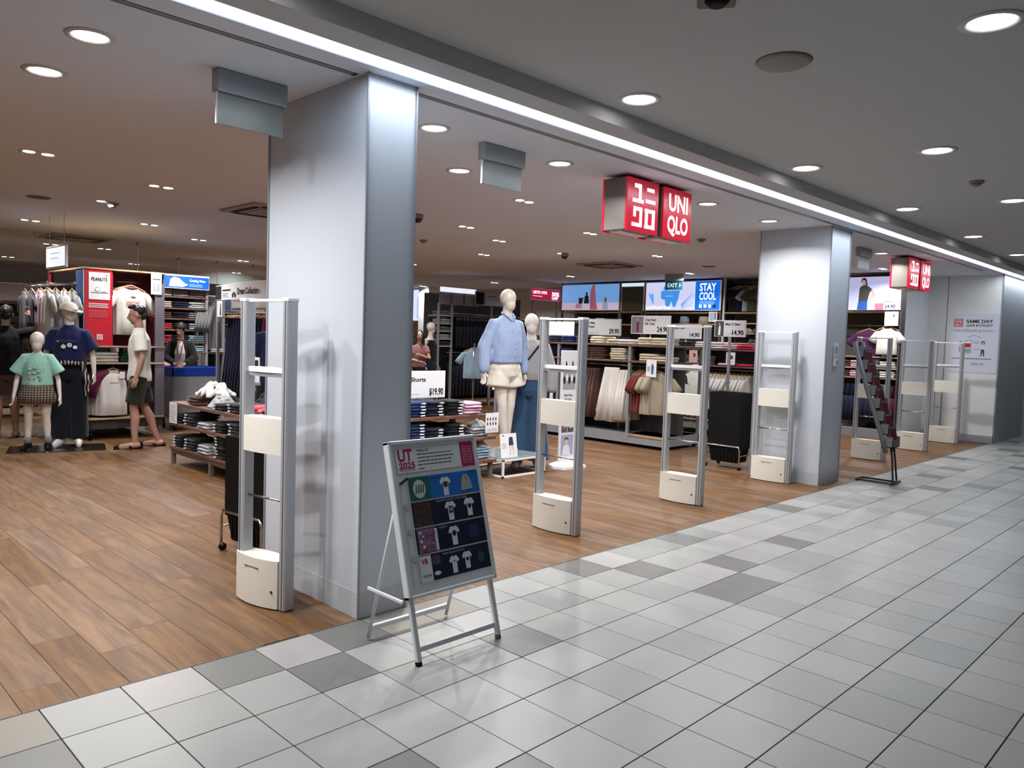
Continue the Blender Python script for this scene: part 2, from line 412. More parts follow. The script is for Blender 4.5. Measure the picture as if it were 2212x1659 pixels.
# ------------------------------------------------------------------ walls
WSHOP = mat('shop_wall', 'c9c6c4', .7, var=.02, scale=2)
struct(MB().box((-5, 17.9, 0), (14.4, 18.1, HC), WSHOP).build('wall_back'))
struct(MB().box((-5.2, 0, 0), (-5, 18, HC), WSHOP).build('wall_left'))
wr = MB().box((14.15, -.03, 0), (14.4, 18, HC), mat('store_side_wall', 'e4e2df', .6, var=.02, scale=2)).build('wall_right'); struct(wr)
gm = mat('panel_gap', '3a3a3c', .8)
struct(MB().box((14.146, .79, 0), (14.151, .797, HC-.01), gm).box((14.146, 1.13, 0), (14.151, 1.136, HC-.01), gm).build('trim_5'))
struct(MB().box((14.14, -.03, 0), (14.15, 1.17, .12), mat('skirting_pale', 'b9babd', .5)).build('baseboard_right'))
pw = MB().box((13.0, 1.10, 0), (14.15, 1.17, HC), WHITE).box((12.99, 1.10, 0), (13.0, 1.17, HC), DARK); struct(pw.build('wall_partition'))
struct(MB().box((14.14, -.045, 0), (14.155, -.02, HC), ALUL).box((14.15, -.045, 0), (16.1, -.03, HC+.1), mat('recess_grey', 'b6babd', .35)).build('wall_recess'))
struct(MB().box((16.1, -1.0, 0), (27, -.03, HC+.1), mat('mall_far_wall', '9a9c9b', .6)).build('wall_far'))
MW = mat('mall_wall', 'b4b6b8', .8)
struct(MB().box((-5, -9.2, 0), (27, -9, HM), MW).build('wall_mall'))
struct(MB().box((27, -9, 0), (27.2, 0, HM), MW).build('wall_end')); struct(MB().box((-5.2, -9, 0), (-5, 0, HM), MW).build('wall_start'))
# ------------------------------------------------------------------ pillars
def pillar(x0, y0, x1, y1, label, face):
    t = thing('pillar', label, 'pillar', (x0, y0, 0)); W, D = x1-x0, y1-y0
    MB().box((.004, .004, .14), (W-.004, D-.004, HC), PILLARW).build('cladding', t)
    MB().box((.002, .002, 0), (W-.002, D-.002, .14), mat('pillar_skirting', 'b4b8bd', .4)).build('skirting', t)
    for a, b in ((0, 0), (W, 0), (0, D), (W, D)):
        MB().box((a-.006, b-.006, 0), (a+.006, b+.006, HC), ALUL, .002).build('corner_strip', t)
    return t
p1 = pillar(1.484, .004, 1.794, 1.03, 'white clad pillar behind the poster stand, nearest the camera', 0)
p2 = pillar(7.57, .14, 8.10, .96, 'white clad pillar with a small notice, further along the shopfront', 0)
n = thing('notice', 'small white notice on the front of the farther pillar', 'notice', (7.83, .134, 1.45))
MB().box((-.055, -.004, -.13), (.055, 0, .13), PAPER).build('sheet', n)
p = Panel((-.055, -.004, -.13), (1, 0, 0), (0, 0, 1), .0008); p.rect(.02, .14, .09, .22, mat('print_grey', '9a9da4', .6)); p.lines(.012, .1, .12, 3, .012, .004, mat('print_grey', '9a9da4')); p.rect(.08, .015, .1, .06, INK); p.build(n)
# ------------------------------------------------------------------ ceiling fixtures
LAMPM = mat('lamp_white', 'ffffff', .4, em=9, emc='ffffff')
LAMPW = mat('lamp_warm', 'ffffff', .4, em=7, emc='fff6ea')
def ring(r0, r1, h, m, n=32):
    b = MB(); prof = [(r0, .004), (r0, -h*.4), (r0+(r1-r0)*.4, -h), (r1, -h*.4), (r1, .004)]; R = []
    vs = []; fs = []
    for i in range(n):
        a = 2*PI*i/n
        for (r, z) in prof: vs.append((r*math.cos(a), r*math.sin(a), z))
    k = len(prof)
    for i in range(n):
        j = (i+1) % n
        for q in range(k-1): fs.append((i*k+q, j*k+q, j*k+q+1, i*k+q+1))
    b.add(vs, fs, m, True); return b
def disc(r, z, m, n=32): return MB().add([(r*math.cos(2*PI*i/n), r*math.sin(2*PI*i/n), z) for i in range(n)], [tuple(range(n-1, -1, -1))], m)
def downlight(r, lampm, cat_label, loc, name='downlight', group=None):
    t = thing(name, cat_label, 'ceiling light', loc, 0, group)
    inst(ME['ring%g' % r], 'trim_ring', t); inst(ME['disc%g%s' % (r, lampm.name)], 'lamp', t); return t
ME = {}
TRIM = mat('lamp_trim', 'c8c9cc', .35)
for r in (.115, .095, .05):
    ME['ring%g' % r] = ring(r*.80, r*1.13, .01, TRIM).mesh('trim_ring')
    for lm in (LAMPM, LAMPW): ME['disc%g%s' % (r, lm.name)] = disc(r*.82, -.002, lm).mesh('lamp')
mall_names = ['nearest round light of the row beside the light strip', 'second round light of the row beside the light strip', 'third round light of the row beside the light strip',
  'fourth round light of the row beside the light strip', 'fifth round light of the row beside the light strip', 'nearer round light of the middle mall row', 'farther round light of the middle mall row',
  'large round light at the top right corner of the photo', 'distant round light of the middle mall row', 'most distant round light of the middle mall row', 'round mall light over the left shopfront', 'round mall light left of the camera']
for (x, y), nm in zip(MALL_LAMPS, mall_names):
    downlight(.115, LAMPM, nm, (x, y, HM), group='round lights in the mall ceiling')
shop_names = ['larger of the two round lights at the top left of the shop ceiling', 'smaller of the two round lights at the top left of the shop ceiling', 'round light just right of the nearest pillar', 'round light behind the first hanging blank sign',
  'round light between the blank sign and the red sign', 'round light just right of the red lit sign', 'round light in front of the farther pillar', 'round light beyond the farther pillar', 'round shop light near the left end', 'round shop light at the left end']
for (x, y), nm in zip(SHOP_LAMPS, shop_names):
    downlight(.095, LAMPW, nm, (x, y, HC), group='round lights along the shop entrance')
for i, (x, y) in enumerate(SHOP_SPOTS):
    t = thing('spotlight', 'small double spotlight recessed in the shop ceiling', 'ceiling light', (x, y, HC), 0, 'small double spotlights in the shop ceiling')
    MB().box((-.13, -.06, -.004), (.13, .06, .002), TRIM, .002).build('frame', t)
    for s_ in (-1, 1): inst(ME['disc0.05lamp_warm'], 'lamp', t, (s_*.065, 0, -.004))
t = thing('access_cover', 'round blank cover plate in the mall ceiling', 'cover', (2.90, -1.52, HM))
R_ = []
for r, z in ((.13, .003), (.135, -.004), (.12, -.016), (.06, -.028), (.01, -.03)): R_.append([(r*math.cos(2*PI*i/28), r*math.sin(2*PI*i/28), z) for i in range(28)])
MB().rings(R_, mat('cover_grey', '9b9894', .7)).build('plate', t); ring(.128, .136, .002, mat('gap_dark', '1c1c1c', .8)).build('gap_ring', t)
t = thing('detector_box', 'grey square detector at the top edge of the mall ceiling', 'detector', (1.93, -1.71, HM), .6)
MB().box((-.075, -.075, -.075), (.075, .075, 0), mat('detector_grey', '6a6a68', .6), .008).build('housing', t); MB().cyl((0, 0, -.074), (0, 0, -.095), .05, BLACKP, 20, .03).build('grille', t)
def smoke(loc, label, s=1):
    t = thing('smoke_detector', label, 'detector', loc); m = mat('detector_pale', '8f8a86', .6)
    MB().cyl((0, 0, 0), (0, 0, -.02*s), .055*s, m, 20).build('base', t); MB().cyl((0, 0, -.02*s), (0, 0, -.045*s), .04*s, m, 18, .025*s).build('sensor_head', t)
smoke((6.46, -1.5, HM), 'small round detector on the mall ceiling at right')
smoke((7.81, 1.89, HC), 'round smoke detector right of the red lit sign'); smoke((6.0, 5.2, HC), 'round smoke detector in the middle of the shop ceiling'); smoke((2.12, 5.72, HC), 'round smoke detector on the left shop ceiling', 1.2)
def dome(loc, label):
    t = thing('dome_camera', label, 'camera', loc); MB().cyl((0, 0, 0), (0, 0, -.05), .06, mat('cam_grey', '8a8888', .5), 20).build('housing', t)
    MB().ell((0, 0, -.05), (.05, .05, .045), mat('dome_black', '060607', .1), 16, 8).build('dome', t)
dome((8.20, 4.50, HC), 'black dome camera on the ceiling beyond the blank sign'); dome((4.53, 3.46, HC), 'black dome camera half hidden beside the near pillar')
def aircon(loc, label, rz=0):
    t = thing('ceiling_cassette', label, 'air conditioner', loc, rz); c = mat('cassette', 'a8a19c', .7)
    MB().box((-.42, -.42, -.025), (.42, .42, 0), c, .01).build('panel', t); MB().box((-.22, -.22, -.035), (.22, .22, -.024), c, .005).build('intake_grille', t)
    for k in range(4):
        a = k*PI/2; b = MB(); b.T = Matrix.Rotation(a, 4, 'Z'); b.box((-.28, .29, -.032), (.28, .35, -.02), slot); b.build('air_slot', t)
aircon((9.9, 4.95, HC), 'square ceiling air conditioner cassette in front of the far wall'); aircon((2.95, 9.9, HC), 'square ceiling air conditioner cassette above the red display'); aircon((3.45, 4.7, HC), 'square ceiling air conditioner cassette left of the near pillar')
def speaker(loc, label):
    t = thing('ceiling_speaker', label, 'speaker', loc); ring(.10, .115, .008, mat('spk_rim', '7c706a', .7)).build('rim', t); disc(.1, -.004, mat('spk_grille', '776a64', .8, bump=.5, scale=300)).build('grille', t)
speaker((1.50, 6.05, HC), 'round ceiling speaker above the mannequins'); speaker((5.9, 6.9, HC), 'round ceiling speaker above the middle of the shop'); speaker((10.9, 3.6, HC), 'flat round speaker on the ceiling by the far wall')
# blank hanging exit-type signs
def blank_sign(x0, x1, label):
    t = thing('hanging_sign', label, 'sign', ((x0+x1)/2, .58, HC)); w_ = x1-x0
    m = mat('sign_housing', '9a9fa2', .4, metal=.3)
    MB().box((-w_/2, -.035, -.115), (w_/2, .035, 0), m, .006).build('housing', t)
    MB().box((-w_/2+.012, -.006, -.275), (w_/2-.012, .006, -.105), mat('sign_acrylic', '8d928e', .25)).build('blank_plate', t)
    MB().box((-w_/2+.008, -.007, -.275), (-w_/2+.014, .007, -.105), WHT).build('lit_edge', t)  # plain white strip along one edge of the plate
    for s_ in (-1, 1): MB().ell((s_*(w_/2-.03), -.036, -.1), (.005, .004, .005), CHROME, 8, 5).build('screw', t)
blank_sign(.94, 1.335, 'blank grey hanging sign touching the nearest pillar'); blank_sign(2.80, 3.205, 'blank grey hanging sign beyond the nearest pillar'); blank_sign(9.46, 9.86, 'blank grey hanging sign beyond the farther pillar')
def exit_sign():
    t = thing('exit_sign', 'dark teal EXIT sign hanging before the blue lightbox', 'sign', (11.87, 5.12, HC), -PI/2+.25)
    MB().box((0, -.01, -.13), (.36, .03, 0), mat('sign_housing', '9a9fa2', .4, metal=.3), .004).build('housing', t)
    MB().box((.01, 0, -.30), (.35, .02, -.13), mat('exit_teal', '06323e', .4, em=.35, emc='0a4452')).build('plate', t)
    P = Panel((.01, -.001, -.30), (1, 0, 0), (0, 0, 1), .002); E_ = mat('exit_letter', 'bfe0e4', .4, em=.7)
    P.text('EXIT', .05, .05, .075, E_, 1, .0, .19); P.poly([(.28, .05), (.31, .085), (.28, .12)], E_); P.build(t, 'lettering')
exit_sign()
# red lit shop signs
def lit_sign(x, label, sc=1.0):
    t = thing('illuminated_sign', label, 'sign', (x, .33, HC)); zt, zb = -.03, -.45
    RL = mat('sign_red_lit', 'c80a2c', .25, em=.2, emc='d40a30'); WL = mat('sign_white_lit', 'ffffff', .4, em=.5, emc='f4f8ff'); bx_ = mat('sign_box_grey', '6d6864', .35, metal=.4)
    for i, a in enumerate((0, .50)):
        h = MB().box((a, .02, zb+.01), (a+.42, .23, zt), bx_, .004).build('housing', t)
        for y0 in (0, .23): MB().box((a-.003, y0, zb), (a+.425, y0+.02, zt), RL, .004).build('face', t)
        MB().box((a+.03, .06, zb-.004), (a+.38, .19, zb+.012), WHT).build('lower_lamp', t)
        MB().box((a+.1, .09, zt-.005), (a+.32, .15, .0), DARK).build('mount', t)
        for back in (0, 1):
            if back: P = Panel((a+.42, .25, zb), (-1, 0, 0), (0, 0, 1), .003)
            else: P = Panel((a, 0, zb), (1, 0, 0), (0, 0, 1), .003)
            R = lambda u0, v0, u1, v1: P.rect(u0*.42, v0*.42, u1*.42, v1*.42, WL)
            if i == 0:
                R(.20, .82, .40, .90); R(.33, .60, .42, .90); R(.14, .55, .50, .62)
                R(.60, .80, .84, .87); R(.56, .58, .88, .65)
                R(.20, .40, .46, .47); R(.18, .28, .26, .47); R(.38, .14, .46, .47); R(.14, .10, .46, .17)
                R(.56, .10, .88, .17); R(.56, .40, .88, .47); R(.56, .10, .65, .47); R(.79, .10, .88, .47)
            else:
                P.text('UNI', .21, .235, .135, WL, 1, .03, .29, align='c'); P.text('QLO', .21, .055, .135, WL, 1, .03, .31, align='c')
            P.build(t, 'lettering')
    return t
lit_sign(4.14, 'red lit double sign with white letters, nearer the camera'); lit_sign(10.65, 'red lit double sign with white letters, farther away', 1)
# ------------------------------------------------------------------ security gates
def lens(y0, y1, b, z0, z1, m, mb, n=10, t=.012, e=1.0):
    L_ = []; R_ = []
    for i in range(n+1):
        y = y0+(y1-y0)*i/n; q = 1-abs(2*i/n-1)**2; L_.append((-(t+b*q), y)); R_.append((t+b*q*e, y))
    mb.prism(L_+R_[::-1], z1-z0, m, Matrix.Translation((0, 0, z0))); return mb
def gate(loc, label, y0=0, y1=.45, rz=0):
    t = thing('security_gate', label, 'security gate', loc, rz, 'security gates across the shop entrance')
    for y in (y0, y1):
        sgn = 1 if y == y0 else -1
        b = MB(); b.box((-.036, y-.0+sgn*.0, 0), (.036, y+sgn*.05, 1.675), ALU, .008)
        b.box((-.038, y+sgn*.018, .002), (-.032, y+sgn*.024, 1.67), mat('groove', '55575c', .5)); b.box((.032, y+sgn*.018, .002), (.038, y+sgn*.024, 1.67), mat('groove', '55575c', .5))
        b.build('post', t)
        MB().box((-.037, y-.001*sgn, 1.668), (.037, y+sgn*.052, 1.688), WHT, .003).build('post_cap', t)
    a, c = y0+.05, y1-.05
    b = MB(); lens(a, c, .022, 1.668, 1.682, WHT, b, t=.012); b.build('top_bar', t)
    b = MB(); lens(a, c, .022, 1.285, 1.312, WHT, b); lens(a, c, .016, 1.262, 1.285, ALUL, b); b.build('middle_bar', t)
    b = MB(); lens(a, c+.03, .016, .845, 1.04, IVORY, b, t=.030); b.build('signal_panel', t)
    MB().cyl((0, a, .59), (0, c, .59), .007, CHROME, 10).build('lower_rod', t)
    b = MB(); lens(a, c+.048, .032, .008, .27, IVORY, b, 14, .041); b.build('base_cover', t)
    MB().box((-.0715, (a+c)/2-.03, .215), (-.0745, (a+c)/2+.09, .219), mat('groove', '55575c')).build('cover_slot', t)
    MB().cyl((-.045, a+.035, .10), (-.056, a+.035, .10), .007, DARK, 10).build('lock', t)
    return t
g1 = gate((1.275, .345, 0), 'security gate standing beside the nearest pillar, black baskets behind it', 0, .41, .17)
for x, y, nm in ((3.76, .39, 'security gate in front of the mannequin with blue jeans'), (5.56, .385, 'security gate between the jeans mannequin and the farther pillar'), (7.41, .39, 'security gate against the white side of the farther pillar'),
                 (10.25, .36, 'security gate behind the brochure stand'), (11.93, .33, 'second security gate from the right end of the shopfront'), (13.5, .32, 'last security gate before the wall poster')):
    gate((x, y, 0), nm)
# ------------------------------------------------------------------ A-frame poster stand
af = thing('poster_stand', 'white A-frame poster stand on grey tiles, leaning back before the pillar', 'sign stand', (1.345, -.67, 0))
sl = math.atan2(.28, 1.004); cy, cz = math.sin(sl), math.cos(sl)
FRW = mat('frame_white', 'ccd0d6', .4)
def sm_(u0, s0, n0, u1, s1, n1, m, ch=.003):   # box in slanted frame
    b = MB(); b.T = Matrix(((1, 0, 0, 0), (0, cy, cz, 0), (0, cz, -cy, 0), (0, 0, 0, 1)))
    b.box((u0, s0, n0), (u1, s1, n1), m, ch)
    b.f = [tuple(reversed(f)) for f in b.f]; return b
for u in (.012, .518):
    sm_(u, .02, -.004, u+.026, 1.0, .018, FRW).build('front_leg', af); sm_(u-.001, 0, -.001, u+.027, .025, .021, BLACKP if u < .1 else mat('rubber_grey', '6d6a66', .8)).build('foot', af)
sm_(.03, .06, .003, .53, .085, .018, FRW).build('front_crossbar', af)
sm_(.004, .304, -.016, .556, 1.036, .006, mat('poster_back', 'ccd2da', .5), .003).build('poster_panel', af)
for a in ((0, .30, .56, .318), (0, 1.022, .56, 1.04), (0, .30, .018, 1.04), (.542, .30, .56, 1.04)):
    sm_(a[0], a[1], -.024, a[2], a[3], .021, FRW, .004).build('snap_frame', af)
b0 = MB(); 
for x in (.012, .50):
    b = MB(); b.T = Matrix(((1, 0, 0, 0), (0, -.24, .97, 0), (0, .97, .24, 0), (0, 0, 0, 1)))
    b = MB(); b.tube([(x+.013+.015*(x > .1), .412, .012), (x+.013+.015*(x > .1), .205, .74)], .012, FRW, 4); b.build('rear_leg', af)
MB().box((.03, .395, .05), (.535, .415, .075), FRW, .003).build('rear_crossbar', af)
MB().box((-.012, .10, .27), (.0, .38, .285), FRW, .002).build('brace', af)
P = Panel((0, -.016*0+0, 0), (1, 0, 0), (0, cy, cz), .0012); P.o = Vector((0, 0, 0)) + P.n*.0155
H0, HS = .30, .74
def V(f): return H0+HS*(1-f)
MAG = mat('print_magenta', 'a01048', .5); NAVY = mat('print_navy', '0a1330', .4); PGRN = mat('print_green', '0f5a50', .5, var=.5, scale=25); PBL = mat('print_azure', '0a63b4', .45)
PLG = mat('print_light', 'cfd4dc', .5); PG = mat('print_grey', '9a9da4'); PBR = mat('print_brown', '3a2428', .5, var=.8, scale=60)
P.rect(.035, V(.215), .44, V(.055), INK); P.rect(.036, V(.2135), .439, V(.0565), PLG, 1.6)
P.text('UT', .05, V(.135), .055, MAG, 2, .03, .085); P.text('2025', .05, V(.185), .03, MAG, 2, .03, .095); P.rect(.05, V(.1965), .147, V(.194), MAG, 2)
P.text("What's UT?", .165, V(.082), .011, INK, 2, .02); P.lines(.165, .40, V(.097), 4, .017, .004, INK, 2, .1); P.rect(.165, V(.197), .2, V(.192), INK, 2)
P.rect(.445, V(.215), .53, V(.045), MAG, 1.2)
for i in range(7):
    for j in range(5): P.rect(.456+j*.013+random.random()*.003, V(.195-i*.018), .464+j*.013, V(.185-i*.018)+.004*random.random(), mat('print_pink', 'c77a98', .5), 2.2)
rows = [(.245, .398), (.408, .568), (.578, .738), (.748, .915)]
P.rect(.09, V(.398), .535, V(.245), PBL); P.rect(.09, V(.398), .215, V(.245), PGRN, 1.6)
P.disc(.15, V(.325), .038, mat('print_stripes', 'b9c2c0', .5), 2.2, .045)
for i in range(4): P.poly([(.125+i*.014, V(.35)), (.131+i*.014, V(.35)), (.137+i*.014, V(.30)), (.133+i*.014, V(.295))], mat('print_darkgreen', '1c2e30'), 3)
tee(P, .315, V(.325), .10, PLG); P.rect(.302, V(.335), .328, V(.30), mat('print_darkgreen', '1c2e30'), 3)
P.poly([(.41, V(.375)), (.49, V(.37)), (.475, V(.29)), (.458, V(.268)), (.44, V(.268)), (.425, V(.29))], mat('print_stone', '9a9a9c'), 2.5); P.text('H', .446, V(.305), .014, INK, 3)
P.text('AIR BLUE', .47, V(.262), .009, INK, 2, .03, .045); P.lines(.225, .30, V(.262), 1, .01, .003, INK, 2)
for k, (a, b_) in enumerate(rows[1:]):
    P.rect(.09, V(b_), .535, V(a), NAVY)
P.rect(.095, V(.565), .205, V(.411), PBR, 1.8)
for i in range(26): P.disc(random.uniform(.1, .2), V(random.uniform(.42, .56)), random.uniform(.001, .003), mat('print_orange', '8c5a48'), 3, n=6)
tee(P, .325, V(.49), .10, PLG); P.rect(.315, V(.51), .338, V(.465), NAVY, 3); P.rect(.32, V(.5), .333, V(.475), PG, 4); tee(P, .45, V(.485), .098, PLG); P.disc(.45, V(.485), .012, NAVY, 3)
P.text('GRAPHICS MADE WITH CARE', .24, V(.427), .009, PG, 2, .02, .20)
P.rect(.1, V(.733), .205, V(.583), mat('print_collage', '7a5b74', .5, var=.9, scale=45), 1.8); P.rect(.205, V(.733), .22, V(.59), PLG, 2)
for i in range(14): P.disc(random.uniform(.11, .2), V(random.uniform(.6, .72)), random.uniform(.004, .01), [PLG, MAG, mat('print_mauve', '8a6aa0')][i % 3], 3, n=8)
tee(P, .325, V(.655), .10, PLG); P.disc(.325, V(.645), .012, NAVY, 3, .014); P.rect(.42, V(.70), .49, V(.61), mat('print_deepblue', '07204e'), 2); P.text('NEW', .235, V(.6), .01, PG, 2, .02, .05)
P.rect(.09, V(.915), .16, V(.752), PLG, 1.8); P.text('VB', .10, V(.80), .022, MAG, 2.4, .03); P.rect(.10, V(.885), .15, V(.87), mat('print_tan', '9a8c80'), 2.4); P.rect(.165, V(.82), .215, V(.76), mat('print_slate', '3a3f48'), 2)
P.disc(.19, V(.875), .02, PLG, 2, .01); tee(P, .30, V(.84), .09, PLG); tee(P, .385, V(.83), .09, PLG); P.disc(.385, V(.83), .009, NAVY, 3); P.disc(.3, V(.825), .004, NAVY, 3); P.disc(.475, V(.835), .022, mat('print_teal', '0c3a52'), 2, .028)
P.text('MORE DESIGNS THIS WAY', .235, V(.77), .009, PG, 2, .02, .14)
P.poly([(.035, V(.275)), (.045, V(.285)), (.092, V(.255)), (.086, V(.24))], INK, 2)
for f in (.43, .59, .76):
    P.disc(.062, V(f), .013, INK, 2); P.disc(.062, V(f), .0115, PLG, 2.6); P.rect(.058, V(f+.007), .065, V(f-.008), PG, 3.4)
P.rect(.04, V(.93), .0415, V(.28), PG, 1.5); P.rect(.078, V(.93), .0795, V(.28), PG, 1.5)
P.build(af)
# ------------------------------------------------------------------ brochure stand
bs = thing('brochure_stand', 'leaning dark metal brochure stand on two bent legs, farther pillar behind', 'brochure stand', (8.42, 0, 0))
for x in (-.10, .10):
    pts = [(x*.95, .02, .018), (x*.95, -.36, .018), (x*.6, -.37, .06), (x*.45, -.345, .30), (x*.45, -.325, .42), (x*.45, -.26, .62), (x*.45, .13, 1.62)]
    MB().tube(pts, .011, DARK, 8).build('leg', bs)
MB().tube([(-.095, .02, .018), (.095, .02, .018)], .011, DARK, 8).build('base_bar', bs); MB().tube([(-.15, -.38, .02), (.15, -.38, .02)], .013, DARK, 8).build('base_bar', bs)
MAR = mat('brochure_maroon', '5a2630', .4, var=.3, scale=20)
for k in range(8):
    f = k/7; y = -.31+.37*f; z = .42+1.0*f
    b = MB(); m_ = mat('pocket_grey', '696b6e', .45, metal=.2)
    b.box((-.115, y-.055, z), (.115, y+.02, z+.01), m_); b.box((-.115, y-.055, z), (.115, y-.05, z+.09), m_); b.box((-.115, y-.055, z), (-.110, y+.03, z+.12), m_); b.box((.110, y-.055, z), (.115, y+.03, z+.12), m_); b.build('pocket', bs)
    if k < 7:
        q = thing('brochure', 'maroon brochure in the %s pocket from the bottom of the brochure stand' % ORD[k], 'brochure', (8.42, y, z+.011), 0, 'maroon brochures in the stand')
        b = MB(); b.T = Matrix.Rotation(-.18, 4, 'X'); b.box((-.10, -.045, 0), (.10, -.008, .20), MAR, .002); b.build('cover', q)
for x in (-.118, .118):
    MB().tube([(x, -.30, .36), (x, -.24, .55), (x, -.06, 1.05), (x, .12, 1.60)], .006, mat('pocket_grey', '696b6e'), 6, ry=.03).build('side_strip', bs)
MB().box((-.06, .10, 1.52), (.06, .112, 1.62), mat('plate_grey', '9a9ca2', .4)).box((-.03, .097, 1.56), (.03, .1, 1.6), DARK).build('header_plate', bs)
# ------------------------------------------------------------------ wall poster, right end
po = thing('wall_poster', 'pale poster with red square logo on the white wall at the right end', 'poster', (14.15, .73, 1.18))
MB().box((-.006, -.735, 0), (0, 0, 1.01), mat('poster_lilac', 'd6d7e4', .5), .001).build('sheet', po)
P = Panel((-.006, 0, 0), (0, -1, 0), (0, 0, 1), .0015)
P.rect(.055, .78, .20, .92, RED); P.rect(.065, .79, .19, .91, PAPER, 2); P.rect(.071, .796, .184, .904, RED, 3); P.text('UNI', .127, .856, .036, PAPER, 4, .03, .09, align='c'); P.text('QLO', .127, .805, .036, PAPER, 4, .03, .09, align='c')
P.text('SAME DAY', .25, .85, .055, INK, 1, .025, .40); P.text('CLICK & COLLECT', .25, .79, .035, INK, 1, .025, .40)
P.text('Order online, pick up in store', .055, .71, .035, mat('print_rose', 'a0566a'), 1, .0, .60); P.rect(.055, .695, .655, .7, PG)
PL_ = mat('print_line', '45485c')
for a, b_ in (((.29, .60), (.38, .64)), ((.38, .64), (.48, .60)), ((.29, .60), (.29, .57)), ((.48, .60), (.48, .57))):
    P.poly([(a[0], a[1]), (b_[0], b_[1]), (b_[0], b_[1]+.006), (a[0], a[1]+.006)], PL_)
P.rect(.24, .33, .345, .55, PL_); P.rect(.246, .336, .339, .544, PAPER, 2); P.rect(.252, .43, .333, .50, RED, 3); P.rect(.252, .345, .333, .41, PG, 3)
P.disc(.185, .505, .028, PL_, 1); P.disc(.185, .495, .024, mat('print_skin', 'd8b8a8'), 2); P.rect(.16, .35, .21, .45, mat('print_blush', 'b490a0'))
P.disc(.52, .51, .03, PL_, 1, .035); P.disc(.52, .50, .02, mat('print_skin', 'd8b8a8'), 2, .025); P.rect(.495, .40, .545, .465, PAPER); P.poly([(.495, .40), (.545, .40), (.55, .28), (.535, .28), (.52, .36), (.505, .28), (.49, .28)], PL_)
P.rect(.38, .50, .46, .505, PL_); P.rect(.38, .53, .46, .535, PL_); P.rect(.38, .50, .383, .535, PL_); P.rect(.38, .40, .47, .405, PL_)
P.lines(.055, .66, .245, 1, .02, .012, PL_, 1, 0); P.text('DETAILS HERE', .36, .13, .04, PG, 1, .02, .19); 
P.build(po)
# ------------------------------------------------------------------ shopping baskets
def basket_mesh():
    b = MB(); m = BLACKP; L_, W_, hh = .215, .145, .20
    def rr(l, w_, z): return [(-l, -w_, z), (l, -w_, z), (l, w_, z), (-l, w_, z)]
    lv = [(L_*.80, W_*.80, 0), (L_*.93, W_*.93, hh-.03), (L_, W_, hh-.025), (L_, W_, hh)]
    R = [rr(l, w_, z) for l, w_, z in lv]; R += [rr(L_-.012, W_-.012, hh), rr(L_*.90, W_*.90, hh-.03), rr(L_*.77, W_*.77, .006)]
    b.rings(R, m, False)
    for i in range(7):
        x = -L_*.7+i*L_*1.4/6
        for s_ in (-1, 1): b.box((x-.006, s_*W_*.90-.004, .02), (x+.006, s_*W_*.90+.004, hh-.03), m)
    for i in range(4):
        y = -W_*.6+i*W_*1.2/3
        for s_ in (-1, 1): b.box((s_*L_*.9-.004, y-.006, .02), (s_*L_*.9+.004, y+.006, hh-.03), m)
    return b.mesh('tub')
BK = basket_mesh(); hb = MB(); hb.tube([(-.2, -.02, .195), (-.2, -.06, .203), (.2, -.06, .203), (.2, -.02, .195)], .005, mat('basket_handle', '2c2d31', .4), 6); BKH = hb.mesh('handle')
def baskets(x, y, rz, n, z0, dz, where):
    c = thing('basket_trolley', 'chrome wheeled base under the black baskets %s' % where, 'trolley', (x, y, 0), rz, None)
    for s_ in (-1, 1):
        MB().tube([(-.23, s_*.16, .05), (-.23, s_*.16, .24), (-.21, s_*.16, .28), (.21, s_*.16, .28), (.23, s_*.16, .24), (.23, s_*.16, .05)], .010, CHROME, 8).build('side_tube', c)
    for s_ in (-1, 1): MB().tube([(s_*.23, -.16, .17), (s_*.23, .16, .17)], .006, CHROME, 8).build('cross_rod', c)
    for a in (-.23, .23):
        for b_ in (-.16, .16):
            w_ = MB(); w_.cyl((a-.012, b_-.01, .025), (a+.012, b_-.01, .025), .025, BLACKP, 14); w_.box((a-.016, b_-.015, .03), (a+.016, b_+.006, .058), CHROME, .003); w_.build('castor', c)
    for k in range(n):
        t = thing('shopping_basket', ('topmost black shopping basket of the stack %s' if k == n-1 else 'lowest black shopping basket of the stack %s' if k == 0 else 'black plastic shopping basket nested in the stack %s') % where, 'basket', (x, y, z0+k*dz), rz, 'nested black baskets %s' % where)
        inst(BK, 'tub', t)
        if k == n-1: inst(BKH, 'handle', t)
        t.rotation_euler[2] = rz+random.uniform(-.01, .01)
baskets(1.70, 1.48, .12+PI/2, 23, .075, .0235, 'beside the nearest pillar')
baskets(7.90, 1.42, PI/2, 29, .075, .0235, 'beside the farther pillar')
